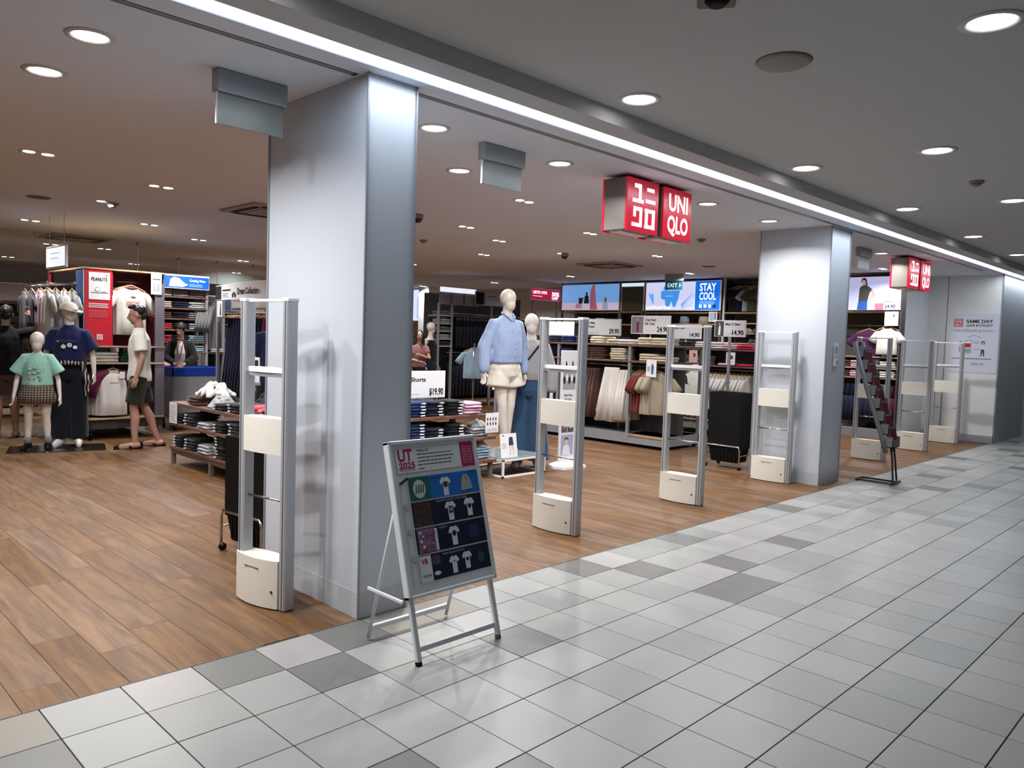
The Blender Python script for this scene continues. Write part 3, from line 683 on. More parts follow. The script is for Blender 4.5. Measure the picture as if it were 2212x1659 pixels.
# ------------------------------------------------------------------ people and mannequins
def remesh(mb, vox, name, m, smooth=4, amp=0, freq=9, sub=None):
    me = mb.mesh('tmp'); o = bpy.data.objects.new('tmp', me); COL.objects.link(o)
    r = o.modifiers.new('r', 'REMESH'); r.mode = 'VOXEL'; r.voxel_size = vox; r.use_smooth_shade = True
    if smooth: q = o.modifiers.new('s', 'SMOOTH'); q.factor = .5; q.iterations = smooth
    out = bpy.data.meshes.new_from_object(o.evaluated_get(bpy.context.evaluated_depsgraph_get())); out.name = name
    COL.objects.unlink(o); bpy.data.objects.remove(o); bpy.data.meshes.remove(me)
    if amp:
        nrm = [v.normal.copy() for v in out.vertices]
        for v, n_ in zip(out.vertices, nrm):
            c = v.co; a = noise.noise(Vector((c.x*freq, c.y*freq, c.z*freq*.55+3)))+.5*noise.noise(Vector((c.x*freq*2.3, c.y*freq*2.3, c.z*freq)))
            v.co = c + n_*a*amp
    out.materials.clear(); out.materials.append(m)
    out.polygons.foreach_set('use_smooth', [True]*len(out.polygons)); out.polygons.foreach_set('material_index', [0]*len(out.polygons)); out.update()
    return out
def eo(levels, H, m, mb, n=20):
    R = []
    for (z, rx, ry, *c) in levels:
        cx, cy_ = (c+[0, 0])[:2] if c else (0, 0)
        R.append([(H*(cx+rx*math.cos(2*PI*i/n)), H*(cy_+ry*math.sin(2*PI*i/n)), H*z) for i in range(n)])
    mb.rings(R, m); return mb
def hand(mb, wrist, dirv, thumb, H, m, curl=.35, palmn=None):
    """palm and five fingers rooted in it, hanging along dirv; thumb = direction the thumb side faces"""
    w_ = Vector(wrist); d = Vector(dirv).normalized(); t = Vector(thumb); t = (t-d*t.dot(d)).normalized(); nn = d.cross(t)
    k = H/1.75; pal = w_+d*.045*k
    rot = Matrix((t, nn, d)).transposed()
    mb.ell(pal, (.036*k, .015*k, .052*k), m, 12, 8, rot)
    for i, (off, ln) in enumerate(((.026, .070), (.009, .078), (-.008, .073), (-.024, .058))):
        b = pal + t*off*k + d*.030*k; c = curl+.08*i
        p1_ = b + d*ln*.42*k; p2_ = p1_ + (d*math.cos(c)+nn*math.sin(c))*ln*.33*k; p3_ = p2_ + (d*math.cos(2*c)+nn*math.sin(2*c))*ln*.3*k
        mb.tube([b, p1_, p2_, p3_], [.0078*k, .0078*k, .0070*k, .0058*k], m, 7, round_=True)
    b = pal - d*.012*k + t*.022*k; p1_ = b + (t*.75+d*.66)*.030*k; p2_ = p1_+(t*.3+d*.95)*.026*k
    mb.tube([b, p1_, p2_], [.011*k, .009*k, .0068*k], m, 7, round_=True)
def body_core(H, arms, legs, m, lean=None, female=False, person=True, head_yaw=0, neck=True, slim=1.0):
    """arms: {s: (elbow, wrist)} in units of H; legs: {s: (hip, knee, ankle, foot_dir)}"""
    mb = MB(); k = slim
    sh = .098 if female else .106
    hipw = .096 if female else .092
    eo([(.455, .05*k, .045), (.475, .080*k, .058), (.51, hipw*k, .062), (.56, .080*k, .052), (.615, .068*k, .046), (.67, .078*k, .054), (.73, .088*k, .060), (.765, .088*k, .052), (.790, .072*k, .044), (.808, .050*k, .037), (.83, .031, .032)], H, m, mb)
    mb.tube([(0, 0, .80*H), (0, -.004*H, .84*H), (0, -.010*H, .90*H)], [.036*H, .031*H, .029*H], m, 12)
    for s, (e, w_) in arms.items():
        A = Vector((s*(sh-.014), 0, .780))*H; E_ = Vector(e)*H; W_ = Vector(w_)*H
        mb.tube([A, A.lerp(E_, .3), E_, E_.lerp(W_, .3), W_, W_+(W_-E_).normalized()*.012*H], [.0265*H, .0245*H, .0200*H, .0200*H, .0142*H, .014*H], m, 12, round_=True)
        mb.ell(A, (.027*H, .027*H, .027*H), m, 12, 8)
    for s, (hp, kn, an, fd) in legs.items():
        P_, K_, A_ = Vector(hp)*H, Vector(kn)*H, Vector(an)*H; F_ = Vector(fd).normalized()
        cf = K_.lerp(A_, .30)-F_*.008*H
        mb.tube([P_, P_.lerp(K_, .45), K_, cf, K_.lerp(A_, .65), A_], [.050*H*k, .043*H*k, .0295*H, .031*H, .024*H, .0185*H], m, 14, round_=True)
        foot = Vector((A_.x, A_.y, 0)); mb.tube([foot+Vector((0, 0, .026*H))-F_*.018*H, foot+Vector((0, 0, .024*H))+F_*.03*H, foot+Vector((0, 0, .016*H))+F_*.085*H], [.021*H, .023*H, .021*H], m, 10, ry=[.024*H, .020*H, .011*H], round_=True)
    return mb
def head(mb, H, m, yaw=0, pitch=0, person=True, scale=1.0, z=.93, cx=0, cy_=-.012):
    R3 = Matrix.Rotation(yaw, 3, 'Z') @ Matrix.Rotation(pitch, 3, 'X'); c = Vector((cx, cy_, z))*H; q = H*scale
    if person:
        mb.ell(c+R3 @ Vector((0, .008, .012))*q, (.044*q, .053*q, .050*q), m, 20, 14, R3)
        mb.ell(c+R3 @ Vector((0, -.014, -.022))*q, (.034*q, .036*q, .044*q), m, 18, 12, R3)
        mb.ell(c+R3 @ Vector((0, -.030, -.052))*q, (.017*q, .016*q, .013*q), m, 10, 8, R3)
        mb.tube([c+R3 @ Vector((0, -.044, .008))*q, c+R3 @ Vector((0, -.056, -.016))*q], [.006*q, .0105*q], m, 8, round_=True)
        for s in (-1, 1):
            mb.ell(c+R3 @ Vector((s*.044, .006, -.006))*q, (.006*q, .011*q, .018*q), m, 8, 6, R3)
            mb.ell(c+R3 @ Vector((s*.018, -.040, .012))*q, (.012*q, .008*q, .006*q), m, 8, 6, R3)
        mb.ell(c+R3 @ Vector((0, -.046, -.032))*q, (.014*q, .007*q, .006*q), m, 8, 6, R3)
    else:
        mb.ell(c+R3 @ Vector((0, .004, .010))*q, (.046*q, .054*q, .056*q), m, 22, 16, R3)
        mb.ell(c+R3 @ Vector((0, -.014, -.030))*q, (.033*q, .036*q, .044*q), m, 18, 12, R3)
    return c, R3
def face_bits(t, c, R3, H):
    q = H
    for s in (-1, 1):
        MB().ell(c+R3 @ Vector((s*.0185, -.0475, .004))*q, (.0075*q, .003*q, .0036*q), mat('eye_white', 'cfc8c2', .3), 10, 6, R3).ell(c+R3 @ Vector((s*.0185, -.0500, .004))*q, (.0032*q, .0016*q, .0034*q), INK, 8, 6, R3).build('eye', t)
        MB().ell(c+R3 @ Vector((s*.019, -.0475, .0155))*q, (.011*q, .003*q, .0022*q), HAIR, 10, 5, R3).build('eyebrow', t)
    MB().ell(c+R3 @ Vector((0, -.0525, -.0325))*q, (.0125*q, .003*q, .0035*q), mat('lips', '8a4a44', .5), 12, 6, R3).build('mouth', t)
def dressed(mbx, vox, name, t, m, amp=.006, freq=9, sm=3, label=None):
    me = remesh(mbx, vox, name, m, sm, amp, freq); o = inst(me, name, t)
    if label: o['label'] = label
    return o
def append_fingers(me, fm):
    """joins finger tubes (rooted in the palm) to the remeshed body"""
    b = MB(); b.v = [tuple(v.co) for v in me.vertices]; b.f = [tuple(p.vertices) for p in me.polygons]; b.m = [0]*len(b.f); b.sm = [True]*len(b.f); b.mats = [me.materials[0]]
    k = len(b.v); b.v += fm.v; b.f += [tuple(i+k for i in f) for f in fm.f]; b.m += [0]*len(fm.f); b.sm += [True]*len(fm.f)
    return b
STAND = {s: ((s*.050, 0, .50), (s*.054, -.006, .285), (s*.056, .006, .045), (s*.18, -1, 0)) for s in (-1, 1)}
HANG = {s: ((s*.130, .008, .635), (s*.142, -.022, .495)) for s in (-1, 1)}
def sleeve(mb, H, s, e, f=.6, r0=.045, r1=.040, sh=.094):
    A = Vector((s*(sh-.008), 0, .782))*H; E_ = Vector(e)*H
    mb.tube([A+Vector((-s*.035, 0, .014))*H, A, A.lerp(E_, f*.5), A.lerp(E_, f)], [.024*H, min(r0, .040)*H, (min(r0, .040)+r1)/2*H, r1*H], fab('ffffff'), 14)
def make_figure(name, label, cat, loc, rz, H, m, arms=HANG, legs=STAND, person=False, female=False, yaw=0, pitch=0, curl=.35, vox=None, group=None, hz=.93, hscale=1.0, slim=1.0, handdir=None, hcx=0, hcy=-.012, thumbs=None):
    t = thing(name, label, cat, loc, rz, group)
    mb = body_core(H, arms, legs, m, female=female, slim=slim); c, R3 = head(mb, H, m, yaw, pitch, person, hscale, hz, hcx, hcy)
    fm = MB(); fm.mi(m)
    for s, (e, w_) in arms.items():
        d = (Vector(w_)-Vector(e)) if not handdir or s not in handdir else Vector(handdir[s])
        hand(fm, Vector(w_)*H, d, thumbs[s] if thumbs and s in thumbs else (-s*.25, -1, 0), H, m, curl)
    me = remesh(mb, vox or (.0085 if person else .010), 'body', m, 4)
    append_fingers(me, fm).build('body', t)
    if person: face_bits(t, c, R3, H)
    return t, c, R3
def shoe(mb, x, y, fd, H, m, sole=None):
    F_ = Vector(fd).normalized(); o = Vector((x, y, 0)); k = H/1.75
    mb.tube([o+Vector((0, 0, .055*k))-F_*.035*k, o+Vector((0, 0, .052*k))+F_*.03*k, o+Vector((0, 0, .038*k))+F_*.13*k, o+Vector((0, 0, .032*k))+F_*.18*k], [.040*k, .044*k, .047*k, .040*k], m, 12, ry=[.045*k, .046*k, .03*k, .024*k], round_=True)
    mb.tube([o+Vector((0, 0, .075*k))-F_*.02*k, o+Vector((0, 0, .105*k))-F_*.025*k], [.042*k, .038*k], m, 12)
    if sole: mb.tube([o+Vector((0, 0, .012*k))-F_*.045*k, o+Vector((0, 0, .012*k))+F_*.03*k, o+Vector((0, 0, .012*k))+F_*.14*k, o+Vector((0, 0, .012*k))+F_*.20*k], [.040*k, .046*k, .050*k, .036*k], sole, 12, ry=.012*k)
WF = fab('ffffff')
# --- man in white shirt, profile to the left
NAVYF = fab('0d1530'); INDIGO = fab('141a38'); WHITEF = fab('d9d8d4'); MINT = fab('8fc0b4'); OLIVEK = fab('22251f')
leg_m = {1: ((.050, 0, .50), (.052, -.035, .285), (.056, -.025, .042), (.1, -1, 0)), -1: ((-.050, 0, .50), (-.055, .03, .285), (-.060, .120, .045), (-.2, -1, 0))}
arm_m = {1: ((.128, .020, .635), (.134, -.015, .505)), -1: ((-.130, .015, .635), (-.136, -.03, .50))}
H = 1.775
t, c, R3 = make_figure('person', 'young man in white t-shirt and dark shorts standing in profile by the red display', 'person', (2.74, 6.65, 0), -1.95, H, SKIN, arm_m, leg_m, True, pitch=.16, hcy=-.02)
b = MB(); eo([(.47, .098, .078), (.50, .101, .080), (.56, .096, .074), (.63, .094, .070), (.70, .098, .072), (.76, .100, .066), (.785, .088, .056), (.808, .066, .046), (.830, .042, .038), (.842, .036, .034)], H, WF, b)
for s in (-1, 1): sleeve(b, H, s, arm_m[s][0], .72, .047, .046)
dressed(b, .011, 't_shirt', t, WHITEF, .009, 8)
b = MB(); eo([(.425, .07, .06), (.46, .098, .072), (.50, .100, .074), (.53, .096, .070)], H, WF, b)
for s in (-1, 1):
    hp, kn = Vector(leg_m[s][0])*H, Vector(leg_m[s][1])*H; b.tube([hp, hp.lerp(kn, .5), hp.lerp(kn, .86)], [.060*H, .062*H, .062*H], WF, 14)
dressed(b, .011, 'shorts', t, OLIVEK, .006, 8)
b = MB(); b.ell(c+R3 @ Vector((0, .017, .022))*H, (.0475*H, .052*H, .048*H), WF, 20, 14, R3); b.ell(c+R3 @ Vector((0, -.012, .060))*H, (.036*H, .034*H, .014*H), WF, 14, 8, R3); b.ell(c+R3 @ Vector((0, .038, -.008))*H, (.040*H, .026*H, .036*H), WF, 12, 8, R3)
dressed(b, .007, 'hair', t, HAIR, .011, 34)
for s in (-1, 1):
    A_ = Vector(leg_m[s][2])*H; F_ = Vector(leg_m[s][3]).normalized(); o = Vector((A_.x, A_.y, 0))
    b = MB(); b.tube([o+Vector((0, 0, .010))-F_*.06, o+Vector((0, 0, .010))+F_*.08, o+Vector((0, 0, .010))+F_*.20], [.035, .045, .042], BLACKP, 12, ry=.010, round_=True)
    b.tube([o+Vector((.045, 0, .02))+F_*.03, o+Vector((.0, 0, .062))+F_*.11, o+Vector((-.045, 0, .02))+F_*.03], .010, BLACKP, 8); b.build('flip_flop', t)
# --- shopper at the left edge, arm raised to the rail
arm_l = {-1: ((-.215, -.02, .815), (-.165, -.05, .915)), 1: ((.13, -.02, .64), (.135, -.08, .52))}
H = 1.74
t, c, R3 = make_figure('person', 'person in black t-shirt and brown shorts reaching up to the rail at the left edge', 'person', (1.70, 8.40, 0), 2.85, H, SKIN, arm_l, STAND, True, pitch=.1, thumbs={-1: (1, 0, .2)})
b = MB(); eo([(.475, .108, .085), (.52, .108, .085), (.60, .104, .078), (.70, .106, .076), (.76, .106, .068), (.785, .092, .056), (.808, .068, .046), (.83, .044, .038), (.842, .036, .034)], H, WF, b)
sleeve(b, H, -1, arm_l[-1][0], .8, .05, .042); sleeve(b, H, 1, arm_l[1][0], .75, .05, .048)
dressed(b, .012, 't_shirt', t, fab('0c0d14'), .008)
b = MB(); eo([(.43, .08, .06), (.47, .100, .076), (.53, .098, .072)], H, WF, b)
for s in (-1, 1): b.tube([(s*.05*H, 0, .5*H), (s*.054*H, -.004, .33*H)], [.06*H, .06*H], WF, 14)
dressed(b, .012, 'shorts', t, fab('4a3b33'), .006)
b = MB(); b.ell(c+R3 @ Vector((0, .013, .018))*H, (.048*H, .054*H, .050*H), WF, 20, 14, R3); b.ell(c+R3 @ Vector((0, .04, -.012))*H, (.04*H, .024*H, .036*H), WF, 12, 8, R3)
dressed(b, .008, 'hair', t, HAIR, .007, 30)
for s in (-1, 1): MB().tube([(s*.056*H, .07, .012), (s*.056*H, -.16, .012)], [.04, .045], mat('sandal', '5a2a2a', .6), 10, ry=.012, round_=True).build('sandal', t)
# --- staff member behind the blue-rimmed bin
arm_s = {1: ((.135, -.05, .66), (.05, -.16, .60)), -1: ((-.135, -.05, .66), (-.03, -.17, .60))}
H = 1.60
t, c, R3 = make_figure('person', 'staff member in black cardigan and lanyard working behind the blue-rimmed bin', 'person', (4.06, 8.66, 0), -.5, H, SKIN, arm_s, STAND, True, female=True, yaw=-.2, pitch=.45, hcy=-.035, hz=.925, thumbs={1: (0, -.3, 1), -1: (0, -.3, 1)})
b = MB(); eo([(.46, .098, .076), (.52, .102, .078), (.60, .086, .066), (.70, .092, .072), (.76, .094, .064), (.785, .082, .054), (.81, .06, .044), (.83, .04, .036)], H, WF, b)
for s in (-1, 1):
    e, w_ = Vector(arm_s[s][0])*H, Vector(arm_s[s][1])*H; sleeve(b, H, s, arm_s[s][0], 1, .042, .034); b.tube([e, e.lerp(w_, .8)], [.034*H, .028*H], WF, 12, round_=True)
dressed(b, .011, 'cardigan', t, fab('0b0b0f'), .007)
b = MB(); eo([(.50, .05, .02, 0, -.066), (.60, .045, .022, 0, -.055), (.70, .05, .022, 0, -.062), (.78, .035, .018, 0, -.050), (.82, .02, .012, 0, -.036)], H, WF, b); dressed(b, .010, 'white_top', t, fab('b8b4b0'), .003)
b = MB(); b.tube([(-.03*H, -.03*H, .835*H), (-.02*H, -.083*H, .74*H), (0, -.088*H, .64*H), (.02*H, -.083*H, .74*H), (.03*H, -.03*H, .835*H)], .006, mat('lanyard', '5a1522', .6), 6); b.build('lanyard', t)
b = MB(); b.ell(c+R3 @ Vector((0, .014, .018))*H, (.052*H, .058*H, .052*H), WF, 20, 14, R3); b.ell(c+R3 @ Vector((0, .05, .0))*H, (.036*H, .03*H, .036*H), WF, 12, 8, R3); dressed(b, .008, 'hair', t, HAIR, .006, 26)
b = MB(); eo([(.02, .09, .07), (.3, .085, .07), (.5, .10, .07)], H, WF, b); dressed(b, .014, 'trousers', t, fab('101014'), .005)
# --- seated-looking shopper far back
H = 1.62; arm_f = {1: ((.12, -.06, .66), (-.02, -.13, .70)), -1: ((-.12, -.04, .65), (.0, -.13, .62))}
t, c, R3 = make_figure('person', 'woman with long dark hair and arms folded, far back beside the near pillar', 'person', (8.55, 8.45, 0), -.5, H, SKIN, arm_f, STAND, True, female=True)
b = MB(); eo([(.55, .085, .065), (.62, .080, .062), (.70, .088, .068), (.76, .092, .062), (.80, .085, .05), (.825, .05, .04)], H, WF, b)
for s in (-1, 1): sleeve(b, H, s, arm_f[s][0], .5, .036, .034)
dressed(b, .012, 't_shirt', t, fab('8a6468'), .006)
b = MB(); eo([(.25, .12, .10), (.45, .105, .08), (.57, .082, .062)], H, WF, b); dressed(b, .013, 'skirt', t, fab('0d0d12'), .006)
b = MB(); b.ell(c+R3 @ Vector((0, .016, .016))*H, (.052*H, .056*H, .052*H), WF, 18, 12, R3); b.tube([c+R3 @ Vector((-.038, .02, 0))*H, c+R3 @ Vector((-.05, .01, -.12))*H], [.028*H, .022*H], WF, 10, round_=True); b.tube([c+R3 @ Vector((.038, .02, 0))*H, c+R3 @ Vector((.05, .01, -.12))*H], [.028*H, .022*H], WF, 10, round_=True); b.tube([c+R3 @ Vector((0, .04, 0))*H, c+R3 @ Vector((0, .045, -.12))*H], [.04*H, .04*H], WF, 10, round_=True)
dressed(b, .009, 'hair', t, HAIR, .006, 26)
# --- child mannequin
H = 1.40; hk = {s: ((s*.150, .01, .60), (s*.168, -.03, .455)) for s in (-1, 1)}
kl = {s: ((s*.055, 0, .48), (s*.066, -.006, .27), (s*.075, .01, .05), (s*.12, -1, 0)) for s in (-1, 1)}
mp = thing('display_plate', 'flat dark glass plate under the two mannequins at left', 'plate', (1.95, 7.05, 0), -.28)
MB().box((-.52, -.28, 0), (.50, .28, .012), mat('dark_glass', '2a2522', .1)).build('plate', mp)
t, c, R3 = make_figure('mannequin', 'child mannequin in mint t-shirt and checked skirt', 'mannequin', (1.72, 7.02, .012), -.40, H, MANNQ, hk, kl, hz=.918, hscale=1.22, hcy=-.01, slim=1.12)
b = MB(); eo([(.545, .120, .090), (.62, .112, .086), (.70, .106, .082), (.745, .102, .072), (.775, .084, .058), (.80, .058, .046), (.82, .038, .038)], H, WF, b)
for s in (-1, 1): sleeve(b, H, s, (s*.19, .0, .60), .72, .040, .052, .092)
dressed(b, .011, 't_shirt', t, MINT, .005)
b = MB(); R_ = []
for z, r in ((.40, .150), (.47, .132), (.54, .112), (.565, .100)): R_.append([(H*r*math.cos(2*PI*i/60)*(1+.03*math.cos(i*PI/2)), H*r*.78*math.sin(2*PI*i/60)*(1+.03*math.cos(i*PI/2)), H*z) for i in range(60)])
pl_ = bpy.data.materials.new('plaid'); pl_.use_nodes = True; nt = pl_.node_tree; N = nt.nodes.new; L = nt.links.new; bs_ = nt.nodes['Principled BSDF']; bs_.inputs['Roughness'].default_value = .9
tc = N('ShaderNodeTexCoord'); sx = N('ShaderNodeSeparateXYZ'); L(tc.outputs['Object'], sx.inputs[0]); acc = None
for ax, f in (('X', 33), ('Z', 36)):
    mm = N('ShaderNodeMath'); mm.operation = 'MULTIPLY'; mm.inputs[1].default_value = f; L(sx.outputs[ax], mm.inputs[0]); fr = N('ShaderNodeMath'); fr.operation = 'FRACT'; L(mm.outputs[0], fr.inputs[0])
    lt = N('ShaderNodeMath'); lt.operation = 'LESS_THAN'; lt.inputs[1].default_value = .32; L(fr.outputs[0], lt.inputs[0])
    if acc is None: acc = lt
    else:
        ad = N('ShaderNodeMath'); ad.operation = 'ADD'; L(acc.outputs[0], ad.inputs[0]); L(lt.outputs[0], ad.inputs[1]); acc = ad
hv = N('ShaderNodeMath'); hv.operation = 'MULTIPLY'; hv.inputs[1].default_value = .5; L(acc.outputs[0], hv.inputs[0]); rp = N('ShaderNodeValToRGB'); rp.color_ramp.elements[0].color = (*hx('2e2723'), 1); rp.color_ramp.elements[1].color = (*hx('a08e80'), 1); L(hv.outputs[0], rp.inputs[0]); L(rp.outputs[0], bs_.inputs['Base Color'])
b.rings(R_, pl_); b.build('skirt', t)
P = Panel((-.115, -.128, .80), (1, 0, 0), (0, 0, 1), .002); IL = mat('print_inkline', '2c3a3c')
for (u, v, r) in ((.06, .17, .022), (.115, .18, .022), (.055, .115, .02), (.105, .12, .022), (.155, .14, .02), (.15, .09, .018)):
    P.disc(u, v, r, IL, 1, r*.8, 14); P.disc(u, v, r-.003, mat('print_mint', 'a4cfc4'), 2, r*.8-.003, 14)
P.disc(.05, .045, .014, mat('print_heart', 'c04a4a'), 1); P.disc(.10, .045, .008, IL, 1); P.disc(.165, .045, .013, IL, 1, .018); P.disc(.165, .045, .008, mat('print_mint', 'a4cfc4'), 2, .012)
P.build(t)
for s in (-1, 1):
    MB().tube([(s*.075*H, .012, .05), (s*.075*H, .012, .155)], [.034, .038], mat('sock_grey', '6c7274', .9), 12).build('sock', t)
    b = MB(); shoe(b, s*.075*H, .0, (s*.12, -1, 0), 1.55, BLACKP, WHT); b.build('shoe', t)
# --- adult mannequin with cap
H = 1.78; al = {s: ((s*.140, .012, .645), (s*.152, -.01, .51)) for s in (-1, 1)}
t, c, R3 = make_figure('mannequin', 'adult mannequin in white cap, navy printed t-shirt and dark wide trousers', 'mannequin', (2.10, 7.17, .012), -.42, H, MANNQ, al, STAND, yaw=.85, slim=1.02)
b = MB(); eo([(.565, .10, .075), (.60, .106, .080), (.68, .106, .078), (.755, .106, .070), (.785, .092, .058), (.808, .068, .046), (.83, .042, .038), (.842, .036, .034)], H, WF, b)
for s in (-1, 1): sleeve(b, H, s, (s*.150, .01, .645), .86, .05, .052)
dressed(b, .012, 't_shirt', t, fab('121a42'), .008)
b = MB(); eo([(.46, .09, .065), (.50, .104, .075), (.58, .090, .066)], H, WF, b)
for s in (-1, 1): b.tube([(s*.05*H, 0, .5*H), (s*.056*H, 0, .28*H), (s*.058*H, .0, .055*H)], [.064*H, .060*H, .060*H], WF, 16)
dressed(b, .013, 'trousers', t, fab('10121f'), .006)
b = MB(); b.tube([(.100*H*math.cos(a), .082*H*math.sin(a), .575*H+.006*math.sin(a*3)) for a in [2*PI*i/24 for i in range(25)]], .030, WF, 8)
b.tube([(.09*H, -.05*H, .56*H), (.115*H, -.06*H, .46*H), (.11*H, -.05*H, .36*H)], [.03, .04, .028], WF, 10, round_=True)
zz = bpy.data.materials.new('striped_cloth'); zz.use_nodes = True; nt = zz.node_tree; wv = nt.nodes.new('ShaderNodeTexWave'); wv.inputs['Scale'].default_value = 9; wv.inputs['Distortion'].default_value = 5; tc = nt.nodes.new('ShaderNodeTexCoord'); rp = nt.nodes.new('ShaderNodeValToRGB')
rp.color_ramp.elements[0].position = .82; rp.color_ramp.elements[0].color = (*hx('0e0e12'), 1); rp.color_ramp.elements[1].position = .86; rp.color_ramp.elements[1].color = (*hx('c9c4b8'), 1)
nt.links.new(tc.outputs['Object'], wv.inputs['Vector']); nt.links.new(wv.outputs['Fac'], rp.inputs[0]); nt.links.new(rp.outputs[0], nt.nodes['Principled BSDF'].inputs['Base Color'])
dressed(b, .011, 'tied_shirt', t, zz, .006)
P = Panel((-.13, -.152, 1.16), (1, 0, 0), (0, 0, 1), .003); cr = mat('print_cream', 'c9bfa8'); P.disc(.09, .065, .026, cr); P.disc(.155, .085, .026, PAPER); P.disc(.215, .06, .024, PAPER, 1, .022); P.rect(.087, .085, .093, .10, cr)
P.disc(.155, .085, .018, mat('print_greyc', 'a8a8a2'), 2, .012); P.disc(.03, .13, .01, PAPER, 1, .006); P.lines(.04, .24, .15, 3, .012, .003, mat('print_slateb', '4c5578'), 1, .1); P.build(t)
b = MB(); CAPM = fab('cfcbc2'); R_ = []
for i in range(9):
    a_ = PI/2*i/8; R_.append([c+R3 @ Vector((.056*math.cos(a_)*math.cos(2*PI*j/22), .004+.064*math.cos(a_)*math.sin(2*PI*j/22), .006+.062*math.sin(a_)))*H for j in range(22)])
b.rings(R_, CAPM)
for _ in (0,): b.rings([[c+R3 @ Vector((q_*.05*math.cos(PI*(1+j/15)), -.030+.080*math.sin(PI*(1+j/15))*q_, .008-.016*abs(math.sin(PI*j/15))+dz))*H for j in range(16)] for q_, dz in ((.2, .004), (1, .004), (1, -.001), (.2, -.001))], CAPM, False)
o = b.build('cap', t, label='white baseball cap')
for s in (-1, 1):
    b = MB(); shoe(b, s*.056*H, .0, (s*.15, -1, 0), 1.9, fab('d4d4d2'), WHT); b.build('shoe', t, label='white lace-up shoe')
# --- main mannequin in blue shirt and white shorts
H = 1.86; am = {1: ((.150, .02, .635), (.160, .01, .49)), -1: ((-.150, .02, .635), (-.162, .0, .50))}
lm = {1: ((.045, 0, .50), (.040, -.012, .285), (.036, .012, .055), (.1, -1, 0)), -1: ((-.045, 0, .50), (-.035, -.03, .285), (-.010, -.03, .055), (-.1, -1, 0))}
t, c, R3 = make_figure('mannequin', 'mannequin in light blue shirt and white shorts on a white plinth', 'mannequin', (5.36, 2.86, .215), -.10, H, MANNQ, am, lm, female=True, yaw=.12, slim=.95)
SB = fab('8e9fc0'); b = MB(); eo([(.545, .108, .085), (.60, .112, .088), (.68, .108, .084), (.745, .104, .074), (.782, .088, .060), (.808, .062, .048), (.83, .040, .038)], H, WF, b)
for s in (-1, 1):
    sleeve(b, H, s, am[s][0], 1, .052, .044); e, w_ = Vector(am[s][0])*H, Vector(am[s][1])*H; b.tube([e, e.lerp(w_, .9)], [.044*H, .036*H], WF, 14, round_=True)
dressed(b, .011, 'shirt', t, SB, .009, 8)
b = MB()
for s in (-1, 1): b.tube([(s*.006*H, -.052*H, .800*H), (s*.026*H, -.044*H, .822*H), (s*.036*H, -.012*H, .842*H), (s*.018*H, .026*H, .848*H), (0, .030*H, .850*H)], .006, SB, 8, ry=.018)
b.build('collar', t)
b = MB(); 
for q in range(5): b.ell((.0, -.092*H, (.60+q*.045)*H), (.006, .003, .006), WHT, 8, 5)
b.build('shirt_buttons', t)
b = MB(); eo([(.44, .08, .06), (.47, .105, .08), (.52, .108, .08), (.565, .09, .068)], H, WF, b)
for s in (-1, 1): b.tube([(s*.045*H, 0, .5*H), (s*.058*H, -.006*H, .40*H)], [.062*H, .073*H], WF, 16)
dressed(b, .012, 'shorts', t, fab('cfc9bd'), .009, 12)
# --- mannequin in grey top and wide jeans
H = 1.82
t, c, R3 = make_figure('mannequin', 'mannequin in grey sweater, cross-body strap and wide blue jeans', 'mannequin', (5.80, 2.88, .0), -.9, H, MANNQ, HANG, STAND, yaw=.2)
b = MB(); eo([(.565, .092, .075), (.61, .106, .084), (.70, .104, .080), (.755, .102, .070), (.785, .088, .058), (.808, .062, .046), (.83, .04, .036)], H, WF, b)
for s in (-1, 1):
    sleeve(b, H, s, HANG[s][0], 1, .050, .044); e, w_ = Vector(HANG[s][0])*H, Vector(HANG[s][1])*H; b.tube([e, e.lerp(w_, .85)], [.044*H, .034*H], WF, 14, round_=True)
dressed(b, .012, 'sweater', t, fab('8e8d90'), .007)
b = MB(); eo([(.46, .09, .065), (.50, .104, .075), (.585, .088, .066)], H, WF, b)
for s in (-1, 1): b.tube([(s*.05*H, 0, .5*H), (s*.058*H, 0, .28*H), (s*.066*H, .0, .05*H)], [.062*H, .062*H, .082*H], WF, 16)
dressed(b, .013, 'jeans', t, fab('2b4663'), .006)
b = MB(); b.tube([(.08*H, .03*H, .815*H), (.05*H, -.07*H, .78*H), (-.02*H, -.088*H, .68*H), (-.10*H, -.03*H, .60*H)], .017, BLACKP, 8, ry=.006); b.tube([(.08*H, .03*H, .815*H), (.0, .09*H, .72*H), (-.10*H, .03*H, .60*H)], .017, BLACKP, 8, ry=.006); b.build('strap', t)
for s in (-1, 1):
    b = MB(); shoe(b, s*.066*H, .0, (s*.15, -1, 0), 1.9, fab('d4d4d2'), WHT); b.build('shoe', t)
# --- smaller figures further in
H = 1.70
t, c, R3 = make_figure('mannequin', 'mannequin in cream top far behind the blue shirt mannequin', 'mannequin', (7.75, 5.15, 0), -.6, H, MANNQ, HANG, STAND, vox=.013)
b = MB(); eo([(.5, .10, .078), (.60, .098, .075), (.70, .10, .075), (.78, .10, .065), (.80, .09, .055)], H, WF, b); dressed(b, .014, 'top', t, fab('c8c0b4'), .006)
b = MB(); eo([(.46, .09, .065), (.52, .10, .07)], H, WF, b)
for s in (-1, 1): b.tube([(s*.05*H, 0, .5*H), (s*.056*H, 0, .06*H)], [.06*H, .06*H], WF, 14)
dressed(b, .014, 'trousers', t, zz, .005)
H = 1.80
t, c, R3 = make_figure('mannequin', 'mannequin in black vest beside the folded-arms woman, far back', 'mannequin', (9.35, 9.1, 0), .3, H, MANNQ, HANG, STAND, vox=.014, yaw=.9)
